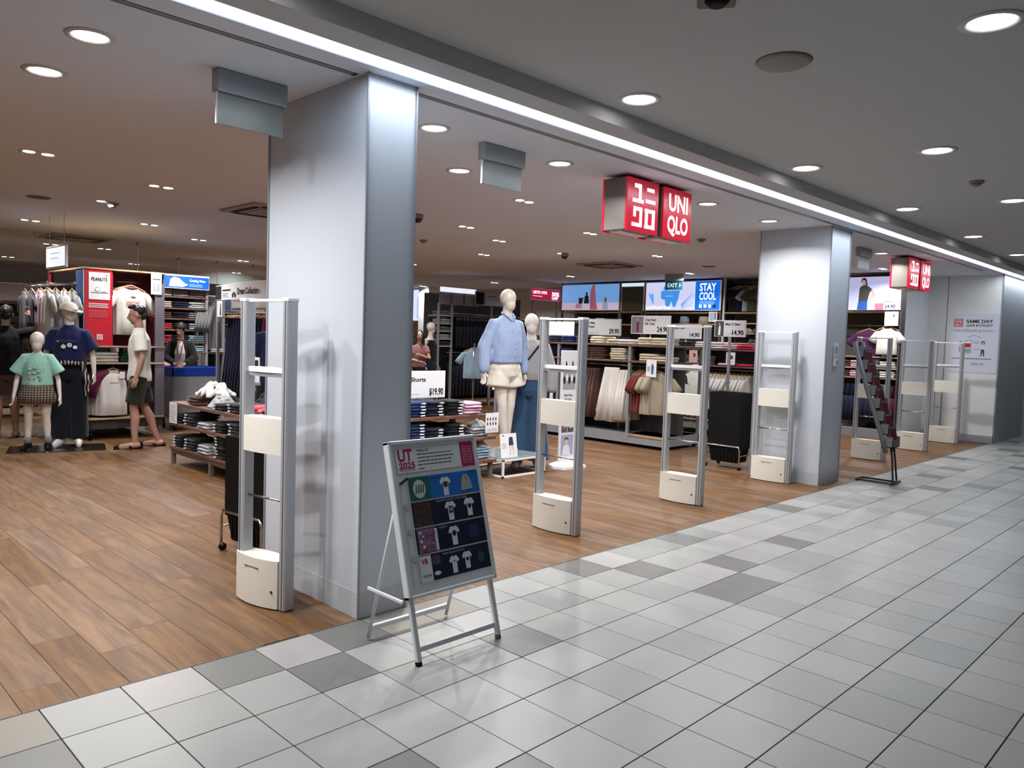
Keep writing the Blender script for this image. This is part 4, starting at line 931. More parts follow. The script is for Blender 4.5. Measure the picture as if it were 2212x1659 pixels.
b = MB(); eo([(.56, .09, .07), (.66, .088, .068), (.74, .094, .07), (.79, .08, .055)], H, WF, b); dressed(b, .014, 'vest', t, fab('0c0c10'), .005)
b = MB(); eo([(.06, .10, .08), (.3, .095, .075), (.5, .10, .075), (.575, .085, .065)], H, WF, b); dressed(b, .015, 'trousers', t, fab('10142a'), .006)
H = 1.84
t, c, R3 = make_figure('mannequin', 'white mannequin half hidden behind the nearest pillar', 'mannequin', (3.62, 4.92, 0), -.3, H, MANNQ, HANG, STAND, vox=.012)
b = MB(); eo([(.5, .10, .078), (.60, .10, .078), (.70, .102, .075), (.78, .10, .065), (.81, .085, .05)], H, WF, b)
for s in (-1, 1): sleeve(b, H, s, HANG[s][0], .8)
dressed(b, .014, 't_shirt', t, fab('10163a'), .006)
b = MB(); eo([(.46, .09, .065), (.52, .10, .07)], H, WF, b)
for s in (-1, 1): b.tube([(s*.05*H, 0, .5*H), (s*.056*H, 0, .06*H)], [.06*H, .06*H], WF, 14)
dressed(b, .014, 'trousers', t, fab('141414'), .005)
# ------------------------------------------------------------------ garments
def folded_mesh(w_, d, h, seed):
    r = random.Random(seed); b = MB(); R = []; n = 12
    for i, (fx, k) in enumerate(((-.5, .86), (-.47, 1), (-.2, 1), (.15, 1), (.47, 1), (.5, .86))):
        jy = r.uniform(-.008, .008); jz = r.uniform(0, .15)*h; ring_ = []
        for j in range(n):
            a = 2*PI*j/n; c_, s_ = math.cos(a), math.sin(a); e = .42
            y = math.copysign(abs(c_)**e, c_)*d/2*k+jy; z = (math.copysign(abs(s_)**.75, s_)*.5+.5)*h*(.92+.08*k)
            if s_ > .3: z += jz
            ring_.append((fx*w_, y, max(z, 0)))
        R.append(ring_)
    b.rings(R, WF); return b.mesh('folded_cloth')
_F = {}
def fmesh(w_, d, h, seed):
    k = (w_, d, h, seed)
    if k not in _F: _F[k] = folded_mesh(w_, d, h, seed)
    return _F[k]
STK = MB().box((-.028, -.0015, -.006), (.028, .0015, .006), PAPER).mesh('size_sticker')
def pile(x, y, z, rz, n, m, what, where, w_=.22, d=.28, h=.030, sticker=False, sx=-.06, jit=.008, cat='folded clothes'):
    """n folded pieces; front edge faces local -Y"""
    for i in range(n):
        a = rz+random.uniform(-.04, .04)
        o = inst(fmesh(w_, d, h, (i*7+n) % 5), 'folded_garment', None, (x+random.uniform(-jit, jit), y+random.uniform(-jit, jit), z+i*h*.97), (0, 0, a), mats=[m])
        tag(o, 'folded %s, %s' % (what, where), cat, 'folded %s, %s' % (what, where))
        if sticker: inst(STK, 'size_sticker', o, (sx, -d/2-.004, h*.5), (.0, 0, 0))
def heap(loc, r, m, label, seed=1, amp=.35, cat='clothes'):
    """crumpled cloth: bent, flattened lengths thrown over each other, merged into one skin"""
    q = random.Random(seed); b = MB(); b.ell((0, 0, r[2]*.45), (r[0]*.8, r[1]*.8, r[2]*.5), m, 18, 10)
    for k in range(9):
        a = q.uniform(0, PI); c_, s_ = math.cos(a), math.sin(a); off = q.uniform(-.5, .5); pts = []; n_ = 7
        for i in range(n_+1):
            f = -1+2*i/n_; x = (f*c_-off*s_)*r[0]+q.uniform(-.1, .1)*r[0]; y = (f*s_+off*c_)*r[1]+q.uniform(-.1, .1)*r[1]
            z = max(.012, r[2]*(1.75*(1-min(1, (x/r[0])**2+(y/r[1])**2))*q.uniform(.6, 1.05)))
            pts.append((x, y, z))
        b.tube(pts, [q.uniform(.012, .03) for _ in pts], m, 8, ry=.012+.012*q.random(), round_=True)
    me = remesh(b, .0075, 'crumpled_garment', m, 2, .006, 22); o = inst(me, 'crumpled_garment', None, loc)
    for v in me.vertices:
        if v.co.z < 0: v.co.z = 0
    return tag(o, label, cat)
def hung(kind, W, L_, T=.035, slv=.14, seed=0, n=28, flare=0):
    r = random.Random(seed); b = MB(); R = []
    def rg(z, wx, ty, rip=0, k=7, cx=0):
        return [(cx+wx*math.copysign(abs(math.cos(2*PI*i/n))**.8, math.cos(2*PI*i/n)), (ty*math.sin(2*PI*i/n))*(1+rip*math.sin(k*2*PI*i/n+seed)), z) for i in range(n)]
    if kind in ('tee', 'shirt', 'dress', 'cardigan'):
        lv = [(-.082, .058, .026), (-.093, .075, .03), (-.115, W*.50, T*.8), (-.145, W*.80, T*.95), (-.175, W*.95, T), (-.215, W, T*1.05)]
        lv2 = [(-.30, W*.93, T*1.1), (-.30-(L_-.30)*.5, W*.93+flare*.4, T*1.15), (-L_+.01, W*.95+flare, T*1.25), (-L_, W*.94+flare, T*1.1)]
        R = [rg(z, a, c_) for z, a, c_ in lv]+[rg(z, a, c_, .22+.4*(j > 0)*(kind == 'dress')) for j, (z, a, c_) in enumerate(lv2)]
        b.rings([list(reversed(q)) for q in R], WF)
        for s in (-1, 1):
            b.tube([(s*W*.70, 0, -.165), (s*W*.90, 0, -.195), (s*(W+slv*.40), 0, -.22-slv*.60), (s*(W+slv*.68), 0, -.22-slv*1.05)], [.035, .060, .066, .070], WF, 12, ry=[T*.8, T*.85, T*.7, T*.55])
    elif kind == 'skirt':
        R = [rg(-.07, W*.54, T*.6), rg(-.10, W*.56, T*.7), rg(-.13, W*.58, T*.7, .1), rg(-L_*.5, W*.84, T*1.1, .5), rg(-L_, W*1.2, T*1.6, .6)]
        b.rings([list(reversed(q)) for q in R], WF)
    else:  # trousers
        R = [rg(-.07, W*.62, T*.8), rg(-.12, W*.66, T), rg(-.32, W*.72, T*1.1)]; b.rings([list(reversed(q)) for q in R], WF)
        for s in (-1, 1): b.rings([list(reversed(rg(z, w2, t2, .1, 5, s*W*.36))) for z, w2, t2 in ((-.28, W*.37, T*1.1), (-.5, W*.36, T), (-L_, W*.33, T*.9))], WF)
    return b.mesh('hanging_cloth')
_G = {}
def gmesh(*a):
    if a not in _G: _G[a] = hung(*a)
    return _G[a]
hg = MB(); hg.tube([(-.20, 0, -.135), (-.14, 0, -.105), (-.04, 0, -.065), (0, 0, -.055), (.04, 0, -.065), (.14, 0, -.105), (.20, 0, -.135)], .008, mat('hanger_wood', 'b98f66', .5), 8, ry=.006)
HGW = hg.mesh('shoulder_bar')
hg = MB(); hg.tube([(0, 0, -.06), (0, 0, -.02), (.018, 0, .0), (.016, 0, .02), (0, 0, .026), (-.014, 0, .016)], .0018, CHROME, 6); HGH = hg.mesh('hook')
def hanger(loc, rz, where, group):
    t = thing('clothes_hanger', 'clothes hanger %s' % where, 'hanger', loc, rz, group); inst(HGW, 'shoulder_bar', t); inst(HGH, 'hook', t); return t
def garment(loc, rz, me, m, name, label, group=None, hang=True, where=None, extra=None):
    o = inst(me, name, None, loc, (0, 0, rz), mats=[m]); tag(o, label, 'clothes', group)
    if hang: hanger(loc, rz, 'of '+label if len(label.split()) < 14 else 'of '+' '.join(label.split()[:13]), ('hangers: '+group) if group else None)
    return o
def row(p0, p1, n, me, mats, name, what, where, hang=True, turn=0, jit=.06):
    """n garments along a rail from p0 to p1, edge on"""
    p0, p1 = Vector(p0), Vector(p1); d = p1-p0; rz = math.atan2(d.y, d.x)+PI/2+turn
    for i in range(n):
        q = p0+d*((i+.5)/n); m = mats[i % len(mats)] if len(mats) > 1 else mats[0]
        wd = WORDS.get(m.name, '')
        garment(tuple(q), rz+random.uniform(-jit, jit), me, m, name, ('%s %s hanging %s' % (wd, what, where)).strip(), '%s %s %s' % (wd, what, where), hang)
WORDS = {}
def FB(col, word): m = fab(col); WORDS[m.name] = word; return m
fN = FB('0e1430', 'navy'); fK = FB('0c0c10', 'black'); fW = FB('d2d0cc', 'white'); fG = FB('6c6d70', 'grey'); fC = FB('c8bea6', 'cream'); fBG = FB('a39a86', 'beige'); fBR = FB('4a322e', 'brown'); fR = FB('a02033', 'red'); fP = FB('c8a0a0', 'pink')
fM = FB('7a1848', 'magenta'); fLB = FB('8aa4b8', 'light blue'); fO = FB('4a4d40', 'olive'); fCH = FB('2a2b30', 'charcoal'); fCO = FB('c0505a', 'coral'); fPU = FB('40183f', 'purple'); fLG = FB('a0a4a6', 'pale grey'); fHP = FB('c41450', 'bright pink'); fLP = FB('cda2bc', 'light pink'); fGR = FB('17503c', 'green'); fRB = FB('6e2a28', 'dark red'); fB = FB('0f2a5a', 'blue')
def unit(name, label, loc, size, boards, posts=(), back=None, base=None, castors=False, bm=None, pm=None, cat='shelf', depth_boards=None, thick=.025, group=None):
    """open shelf unit; local x 0..W along the front, y 0..D to the back"""
    W, D, Hh = size; t = thing(name, label, cat, loc[0], loc[1], group); bm = bm or BOARD; pm = pm or GREY
    for z in boards: MB().box((0, 0, z-thick), (W, D, z), bm, .003).build('shelf_board', t)
    for (x, y, z0, z1) in posts: MB().box((x-.02, y-.025, z0), (x+.02, y+.025, z1), pm, .003).build('post', t)
    if back: MB().box((0, back[0], back[1]), (W, back[0]+.02, back[2]), back[3]).build('back_panel', t)
    if base: MB().box((0, .01, base[0]), (W, D-.01, base[1]), base[2]).build('base_panel', t)
    if castors:
        for x in (.06, W-.06):
            for y in (.08, D-.08):
                w_ = MB(); w_.cyl((x-.012, y, .035), (x+.012, y, .035), .035, BLACKP, 14); w_.box((x-.018, y-.02, .05), (x+.018, y+.02, castors), DARK); w_.build('castor', t)
    return t
FACE_X = -PI/2     # unit's front (local -y) turned to face -X : local x runs towards -Y
def price_sign(loc, rz, w_, h, label, lines_=None, price=None, pic=None, post=.0, frame=WHT, plate=None, lit=False):
    t = thing('price_sign', label, 'sign', loc, rz)
    MB().box((0, 0, 0), (w_, .018, h), frame, .003).build('frame', t)
    MB().box((.012, -.002, .012), (w_-.012, .001, h-.012), plate or PAPER).build('plate', t)
    P = Panel((0, -.002, 0), (1, 0, 0), (0, 0, 1), .0012); u0 = .03
    if pic:
        pw_ = pic[1]*w_; P.rect(.012, .012, pw_, h-.012, pic[0]); u0 = pw_+.03
        fx = pw_*.55; P.poly([(fx-.02*pic[3], h*.1), (fx+.02*pic[3], h*.1), (fx+.022*pic[3], h*.6), (fx+.008, h*.72), (fx-.012, h*.6)], pic[2], 2); P.disc(fx, h*.78, .012*pic[3], mat('print_skin', 'd8b8a8'), 2)
    if lines_:
        for i, s_ in enumerate(lines_): P.text(s_, u0, h-.075-i*.055, .036, INK, 1, .02, min(.25, .021*len(s_)))
    P.rect(u0, .045, u0+(w_-u0)*.45, .048, PG)
    if price: P.text(price, w_-.03, .035, .068, INK, 1, .03, .19, align='r')
    P.build(t)
    if post: MB().cyl((w_/2, .01, -post), (w_/2, .01, 0), .008, CHROME, 8).build('stem', t); MB().box((w_/2-.04, -.02, -post), (w_/2+.04, .04, -post+.006), ALUL).build('foot', t)
    return t
# ------------------------------------------------------------------ low table with folded trousers, left
LT = thing('display_table', 'low three-tier wooden table of folded trousers behind the near black baskets', 'table', (2.60, 3.02, 0)); legm = mat('leg_greybrown', '6d635b', .5)
for z in (.69, .465, .20): MB().box((0, 0, z-.035), (.70, 2.33, z), BOARD, .004).build('shelf_board', LT)
MB().box((.01, .02, .12), (.69, 2.31, .165), mat('apron_greige', '5b5048', .5)).build('apron', LT)
for y in (.04, 1.33, 2.29):
    for x in (.03, .66): MB().box((x-.022, y-.022, 0), (x+.022, y+.022, .13), legm, .003).build('leg', LT)
for y in (.06, 1.20, 2.27): MB().box((.33, y-.03, .16), (.38, y+.03, .66), DARK).build('upright', LT)
AY = FACE_X
for z, lst in ((.201, ((5.17, 4, fK, 'black trousers', 'at the far end'), (4.86, 4, fCH, 'charcoal trousers', 'second from the far end'), (4.52, 3, fLG, 'pale grey trousers', 'in the middle'), (4.13, 7, fK, 'black trousers', 'right of the middle, tallest'), (3.80, 5, fCH, 'charcoal trousers', 'beside the basket stack'), (3.42, 4, fK, 'black trousers', 'hidden by the baskets'))),
               (.466, ((5.17, 3, fK, 'black trousers', 'at the far end'), (4.88, 4, fCH, 'charcoal trousers', 'second from the far end'), (4.53, 2, fLG, 'pale grey trousers', 'in the middle'), (4.16, 3, fK, 'black trousers', 'right of the middle'), (3.83, 4, fCH, 'charcoal trousers', 'second from the right'), (3.50, 4, fR, 'red trousers', 'at the right'), (3.2, 3, fK, 'black trousers', 'behind the gate'))),
               (.691, ((4.80, 3, fBR, 'brown trousers', 'under the white heap'), (4.18, 2, fK, 'black trousers', 'right of the white heap'), (3.85, 3, fCH, 'charcoal trousers', 'beside the gate post'), (3.53, 3, fCO, 'coral trousers', 'behind the gate post'), (3.2, 3, fCO, 'coral trousers', 'seen through the gate')))):
    tier = {.201: 'bottom', .466: 'middle', .691: 'top'}[z]
    for y, n_, m, wh, wr_ in lst: pile(2.76, y, z, AY, n_, m, wh, '%s of the low table %s tier' % (wr_, tier), .24, .30, .032, sticker=m not in (fLG, fBR), sx=-.07)
heap((2.83, 4.72, .79), (.17, .26, .09), fW, 'crumpled white trousers thrown on the brown pile', 3, .5); heap((2.78, 4.42, .692), (.12, .16, .075), fLG, 'creased pale trousers hanging over the low table edge', 8, .5)
heap((3.08, 3.95, .70), (.16, .30, .11), fCH, 'rumpled black trousers heaped at the back of the low table', 12, .5); heap((3.05, 4.95, .70), (.15, .22, .08), fK, 'black trousers piled behind the white heap', 17, .5); heap((2.85, 5.16, .70), (.12, .13, .03), fG, 'grey cloth spilling over the far end of the low table', 21, .6)
t = thing('size_card', 'white size card on the left end of the low table', 'card', (2.592, 5.33, .46)); MB().box((-.004, -.20, 0), (0, 0, .225), PAPER).build('sheet', t); P = Panel((-.004, 0, 0), (0, -1, 0), (0, 0, 1), .001); P.lines(.02, .18, .20, 9, .021, .004, PG); P.build(t)
t = thing('counter_sign', 'small upright sign with four pictures rising from the black heap', 'sign', (3.02, 4.20, .80), AY)
MB().cyl((0, 0, -.0), (0, 0, .14), .006, CHROME, 8).build('stem', t); MB().box((-.11, -.008, .14), (.11, .008, .17), ALUL).box((-.095, -.004, .17), (.095, .004, .43), PAPER).build('plate', t)
P = Panel((-.095, -.005, .17), (1, 0, 0), (0, 0, 1), .001); [P.rect(.02+i*.08, .08+j*.08, .09+i*.08, .15+j*.08, [INK, PG][(i+j) % 2]) for i in (0, 1) for j in (0, 1)]; P.text('SIZES', .03, .235, .012, INK); P.lines(.02, .13, .06, 3, .016, .004, PG); P.build(t)
# ------------------------------------------------------------------ second table, right of the near pillar
T2 = thing('display_table', 'three-tier wooden table of folded shorts behind the poster stand', 'table', (3.50, 2.60, 0))
for z, w_, y0 in ((.70, 1.28, .0), (.455, 1.48, -.02), (.21, 1.48, -.04)): MB().box((0, y0, z-.035), (w_, .80, z), BOARD, .004).build('shelf_board', T2)
for x, y in ((.04, .02), (1.44, .02), (.04, .74), (1.44, .74)): MB().box((x-.022, y-.022, 0), (x+.022, y+.022, .18), legm, .003).build('leg', T2)
for x in (.3, 1.2): MB().box((x-.03, .36, .18), (x+.03, .40, .67), DARK).build('upright', T2)
MB().box((1.30, .05, .215), (1.34, .7, .42), mat('divider_grey', '77736e', .6)).build('divider', T2)
for z, tn, lst in ((.701, 'top', ((3.70, 5, fB, 'blue striped shorts', 'at the left'), (3.93, 5, fB, 'blue shorts', 'second from left'), (4.16, 5, fN, 'navy shorts', 'in the middle'), (4.43, 5, fK, 'black shorts', 'right of the middle'), (4.68, 4, fLP, 'pale pink shorts', 'at the right'))),
                   (.456, 'middle', ((3.70, 5, fB, 'blue striped shorts', 'at the left'), (3.93, 6, fB, 'blue shorts', 'second from left'), (4.16, 4, fN, 'navy shorts', 'in the middle'), (4.45, 5, fK, 'black shorts', 'right of the middle'), (4.80, 3, fLG, 'grey shorts', 'at the right end'))),
                   (.211, 'bottom', ((4.20, 4, fN, 'navy shorts', 'in the middle'), (4.52, 4, fW, 'white shorts', 'right of the middle'), (4.84, 4, fLB, 'light blue shorts', 'at the right end')))):
    for x, n_, m, wh, wr_ in lst: pile(x, 2.76, z, 0, n_, m, wh, '%s of the shorts table %s tier' % (wr_, tn), .22, .28, .031, sticker=m in (fN, fK, fB), sx=.06)
    for x, n_, m, wh, wr_ in lst[1:4:2]: pile(x+.02, 3.12, z, 0, n_-1, m, wh, 'behind, %s of the shorts table %s tier' % (wr_, tn), .22, .28, .031)
heap((4.84, 2.72, .55), (.10, .10, .04), fLG, 'grey crumpled shorts on top of the right end pile', 31, .5); heap((4.86, 2.74, .335), (.09, .09, .045), fLG, 'cream shorts stuffed in the bottom tier right end', 33, .5)
price_sign((3.86, 2.92, .86), 0, .67, .285, 'white 19.90 price sign standing behind the folded shorts', None, '$19.90', plate=PAPER)
_s = bpy.data.objects[[o.name for o in COL.objects if o.name.startswith('price_sign')][-1]]
P = Panel((0, -.002, 0), (1, 0, 0), (0, 0, 1), .0012); P.text('Dry Shorts', .07, .175, .045, INK, 1, .02, .33); P.build(_s, 'lettering')
MB().cyl((.5, .01, -.16), (.5, .01, 0), .008, CHROME, 8).build('stem', _s)
t = thing('size_card', 'white size chart card hanging on the right end of the shorts table', 'card', (4.80, 2.565, .50)); MB().box((0, -.004, 0), (.19, 0, .21), PAPER).build('sheet', t); P = Panel((0, -.004, 0), (1, 0, 0), (0, 0, 1), .001); [P.rect(.02+i*.04, .13-j*.05, .035+i*.04, .16-j*.05, INK) for i in range(4) for j in range(2)]; P.lines(.02, .17, .04, 2, .018, .005, PG); P.build(t)
# plinth
PT = thing('plinth', 'low white framed plinth with glass top under the blue shirt mannequin', 'plinth', (5.0, 2.48, 0)); a_, b_ = .68, .70
for x in (.012, a_-.012):
    for y in (.012, b_-.012): MB().box((x-.012, y-.012, 0), (x+.012, y+.012, .20), WHT, .002).build('leg', PT)
for z in (0, .178):
    for q in (((0, 0), (a_, .024)), ((0, b_-.024), (a_, b_)), ((0, 0), (.024, b_)), ((a_-.024, 0), (a_, b_))): MB().box((*q[0], z), (*q[1], z+.022), WHT, .002).build('frame_bar', PT)
MB().box((.004, .004, .2), (a_-.004, b_-.004, .212), mat('plinth_glass', '8d9a9e', .08, spec=.6)).build('glass_top', PT)
t = thing('style_card', 'white card with a picture of shorts leaning on the plinth', 'card', (5.02, 2.53, .215), -.05); b = MB(); b.T = Matrix.Rotation(-.15, 4, 'X'); b.box((0, 0, 0), (.24, .005, .26), PAPER); b.build('sheet', t)
P = Panel((0, -.001, 0), (1, 0, 0), (0, .15, .99), .001); P.poly([(.12, .13), (.19, .13), (.18, .22), (.13, .22)], mat('print_navyb', '223048')); P.poly([(.13, .02), (.14, .02), (.155, .13), (.135, .13)], mat('print_skin', 'd8b8a8')); P.poly([(.185, .02), (.195, .02), (.185, .13), (.165, .13)], mat('print_skin', 'd8b8a8')); P.lines(.02, .09, .15, 3, .02, .005, PG); P.rect(.03, .235, .06, .245, mat('print_blue', '0a6ac8')); P.build(t)
# tall portable poster
t = thing('banner_stand', 'tall narrow white banner with pictures on a white foot, behind the gate', 'sign stand', (6.16, 2.58, 0), -.05)
MB().box((-.135, 0, .05), (.135, .02, 1.39), PAPER, .003).build('board', t); R_ = [[(x*k, y*k-.02, z) for x, y in ((-.19, -.13), (.19, -.13), (.23, .02), (.16, .17), (-.16, .17), (-.23, .02))] for z, k in ((0, 1), (.03, .98), (.07, .55))]; MB().rings(R_, WHT, False).build('foot', t)
P = Panel((-.135, 0, .05), (1, 0, 0), (0, 0, 1), .0015); LIL = mat('print_lilac', 'a6a6cc'); P.poly([(.06, 1.12), (.11, 1.12), (.085, 1.20), (.07, 1.22)], INK); P.poly([(.16, 1.12), (.21, 1.12), (.2, 1.2), (.175, 1.22)], mat('print_purpleg', '5a5878')); P.rect(.03, .88, .24, 1.09, PG)
for i in range(5): P.disc(.05+i*.042, .99+.03*(i % 2), .02, [INK, PAPER][i % 2], 2, .045)
P.text('Kids Wear', .06, .80, .028, INK, 1, .01, .14); P.text('UV Cut', .06, .75, .028, INK, 1, .01, .12); P.lines(.05, .2, .70, 4, .022, .005, PG); P.rect(.03, .37, .125, .52, mat('print_photoa', '6e5058')); P.rect(.135, .37, .235, .52, mat('print_photob', '4c4c50')); P.disc(.08, .45, .03, PG, 2); P.disc(.185, .44, .03, LIL, 2)
P.rect(.03, .10, .235, .34, LIL); P.poly([(.05, .10), (.19, .10), (.17, .2), (.12, .24), (.07, .2)], PAPER, 2); P.disc(.12, .255, .028, mat('print_skin', 'd8b8a8'), 2.5, .035); P.disc(.12, .285, .032, INK, 2.2, .022); P.build(t)
# ------------------------------------------------------------------ middle gondola facing left
gx = 8.33
M_ = unit('gondola', 'grey and walnut double shelf unit with skirts and beige shirts, mid shop', ((gx, 6.1, 0), FACE_X), (3.45, .95, 1.5), (1.475, 1.245), posts=[(x, .03, .1, 1.47) for x in (.02, 1.42, 2.79, 3.43)]+[(x, .9, .0, 1.47) for x in (.02, 3.43)], back=(.45, .17, 1.45, GREYD), base=(.05, .19, GREY), castors=.06)
MB().box((2.81, 0, .155), (3.43, .9, .19), BOARDL).build('lower_board', M_)
for x0, x1 in ((.04, 1.4), (1.44, 2.77), (2.81, 3.41)): MB().cyl((x0, .16, 1.17), (x1, .16, 1.17), .010, CHROME, 8).build('rail', M_)
sk = gmesh('skirt', .20, .80, .05, 0, 3); tr_ = gmesh('trousers', .18, .95, .045, 0, 5); te = gmesh('tee', .215, .66, .034, .14, 1); te2 = gmesh('tee', .22, .68, .036, .12, 4); dr = gmesh('skirt', .20, 1.30, .036, 0, 6); cg = gmesh('cardigan', .21, .78, .040, .26, 7)
ry = gx+.16
row((ry, 5.0, 1.17), (ry, 4.35, 1.17), 8, tr_, [fN], 'hanging_trousers', 'trousers', 'on the middle gondola behind the gate', False)
row((ry, 4.30, 1.17), (ry, 3.95, 1.17), 6, sk, [fBR], 'hanging_skirt', 'skirt', 'left of the long white skirt', False)
o = garment((ry-.09, 3.66, 1.20), -PI/2+.12, gmesh('skirt', .235, .87, .055, 0, 11), fW, 'hanging_skirt', 'long white flared skirt hung facing out on the middle gondola', None, False)
row((ry, 3.52, 1.17), (ry, 3.36, 1.17), 3, sk, [fW], 'hanging_skirt', 'skirt', 'behind the gondola post', False)
row((ry, 3.24, 1.17), (ry, 3.10, 1.17), 3, te, [fRB], 'hanging_shirt', 'blouse', 'right of the gondola post')
row((ry, 3.08, 1.17), (ry, 2.90, 1.17), 4, te2, [fBG], 'hanging_shirt', 'shirt', 'behind the front beige shirt')
garment((ry-.10, 2.85, 1.17), -PI/2+.45, te2, fBG, 'hanging_shirt', 'beige v-neck shirt hung facing out beside the gate', 'b1')
for y, z, n_, m, wh, wr_ in ((5.05, 1.476, 3, fK, 'black tops', 'far left'), (4.78, 1.476, 3, fN, 'navy tops', 'second from the left'), (4.52, 1.476, 3, fB, 'blue tops', 'behind the gate post'), (4.22, 1.476, 3, fN, 'navy tops', 'right of the gate post'), (3.93, 1.476, 3, fC, 'cream tops', 'left of the grey sign foot'), (3.62, 1.476, 2, fC, 'cream trousers', 'middle'), (3.40, 1.476, 2, fW, 'white trousers', 'over the post'), (3.05, 1.476, 3, fC, 'cream sweaters', 'right of the post'), (2.80, 1.476, 3, fC, 'cream sweaters', 'right end'),
                           (4.95, 1.246, 4, fN, 'navy tops', 'far left'), (4.60, 1.246, 4, fB, 'blue tops', 'second from the left'), (4.20, 1.246, 5, fBR, 'dark brown tops', 'left'), (3.93, 1.246, 5, fBR, 'brown tops', 'middle'), (3.55, 1.246, 5, fC, 'cream tops', 'left of the post'), (3.02, 1.246, 3, fC, 'cream knits', 'right of the post'), (2.80, 1.246, 2, fC, 'cream knits', 'right end')):
    pile(gx+.17, y, z, AY, n_, m, wh, '%s of the middle gondola %s shelf' % (wr_, 'top' if z > 1.4 else 'second'), .26, .30, .036)
pile(gx+.3, 5.3, 1.476, AY, 2, fW, 'white tops', 'beyond the navy ones on the middle gondola', .28, .3, .035)
price_sign((8.55, 4.42, 1.60), AY, .78, .25, 'grey price sign with two text lines on the middle gondola', ['Pleated Wide', 'Straight Trousers'], '29.90', plate=mat('plate_grey2', 'aeb0b2', .5), frame=ALUL, post=.12)
price_sign((8.36, 3.32, 1.635), AY, .67, .26, 'white price sign with a picture of a red dress', ['Crew Neck', 'Rib Tank'], '24.90', pic=(mat('pic_grey', '77777f', .5), .32, fM, 1.0), post=.15)
price_sign((8.75, 5.35, 1.56), AY, .62, .25, 'blank backed price sign seen through the jeans mannequin gate', None, None, post=.08)
price_sign((6.95, 3.28, 1.62), 0, .01, .01, 'x') if 0 else None
t = thing('style_card', 'small picture card hanging before the beige shirts', 'card', (8.30, 2.98, 1.03), AY); MB().box((0, -.004, 0), (.17, 0, .24), PAPER).build('sheet', t); P = Panel((0, -.004, 0), (1, 0, 0), (0, 0, 1), .001); P.poly([(.09, .04), (.12, .04), (.13, .15), (.10, .2), (.085, .15)], mat('print_slateb', '4c5578')); P.rect(.02, .08, .06, .15, PG); P.build(t)
# ------------------------------------------------------------------ right gondola
rx = 10.6
Rg = unit('gondola', 'grey shelf unit with white t-shirts behind the gate near the farther pillar', ((rx, 4.25, 0), FACE_X), (2.2, .95, 1.5), (1.445, 1.175), posts=[(x, .03, .1, 1.44) for x in (.02, .62, 2.18)]+[(x, .9, 0, 1.44) for x in (.02, 2.18)], back=(.45, .2, 1.42, GREYD), base=(.10, .22, GREY), castors=.11)
MB().box((.0, -.02, .24), (2.2, .9, .265), BOARDL).build('lower_board', Rg)
for x0, x1 in ((.04, .60), (.64, 2.16)): MB().cyl((x0, .14, 1.11), (x1, .14, 1.11), .010, CHROME, 8).build('rail', Rg)
garment((rx-.02, 3.98, 1.14), AY+.1, gmesh('cardigan', .22, .60, .05, .2, 9), fCH, 'hanging_jacket', 'black jacket with white zip hung facing out in the gate', 'bj')
garment((rx+.0, 3.62, 1.14), AY-.1, te2, fW, 'hanging_shirt', 'white top hung facing out behind the gate post', 'wt')
row((rx+.14, 3.38, 1.11), (rx+.14, 2.62, 1.11), 11, te, [fW], 'hanging_shirt', 't-shirt', 'on the right gondola beside the black baskets')
for y, n_, m in ((4.0, 2, fCH), (3.6, 2, fBR), (3.1, 2, fCH)): pile(rx+.16, y, .266, AY, n_, m, WORDS[m.name]+' jeans', 'at y%d on the lowest board of the right gondola' % int(0), .3, .32, .04) if 0 else pile(rx+.16, y, .266, AY, n_, m, WORDS[m.name]+' jeans', {4.0: 'left', 3.6: 'middle', 3.1: 'right'}[y]+' on the lowest board of the right gondola', .3, .32, .04)
for y, z, n_, m, wh, wr_ in ((4.10, 1.446, 3, fBG, 'khaki trousers', 'far left'), (3.84, 1.446, 3, fCH, 'charcoal trousers', 'second from left'), (3.5, 1.446, 3, fW, 'white t-shirts', 'by the gate post'), (3.22, 1.446, 3, fW, 'white printed t-shirts', 'right of the gate post'), (2.98, 1.446, 2, fLP, 'pink t-shirts', 'middle'), (2.72, 1.446, 2, fHP, 'bright pink t-shirts', 'right end'),
                           (4.10, 1.176, 3, fO, 'olive trousers', 'far left'), (3.84, 1.176, 4, fO, 'dark green trousers', 'second from left'), (3.52, 1.176, 4, fW, 'white trousers', 'by the gate post'), (3.05, 1.176, 1, fLP, 'pink t-shirt', 'middle'), (2.72, 1.176, 1, fHP, 'bright pink t-shirt', 'right end')):
    pile(rx+.16, y, z, AY, n_, m, wh, '%s of the right gondola %s shelf' % (wr_, 'top' if z > 1.4 else 'second'), .26, .30, .038)
price_sign((10.62, 4.12, 1.60), AY, .60, .24, 'white 14.90 price sign framed by the gate', ['Cotton T-Shirt'], '14.90', post=.15)
price_sign((9.85, 2.83, 1.64), AY, .52, .25, 'white price sign with a picture of a figure in white, before the cap shelves', ['Mini T-Shirt'], '14.90', pic=(mat('pic_dark', '3c3d42', .5), .30, PAPER, 1.0), post=.2)
MB().box((.24, .0, -1.64), (.28, .03, 0), ALUL).build('pole', bpy.data.objects[[o.name for o in COL.objects if o.name.startswith('price_sign')][-1]])
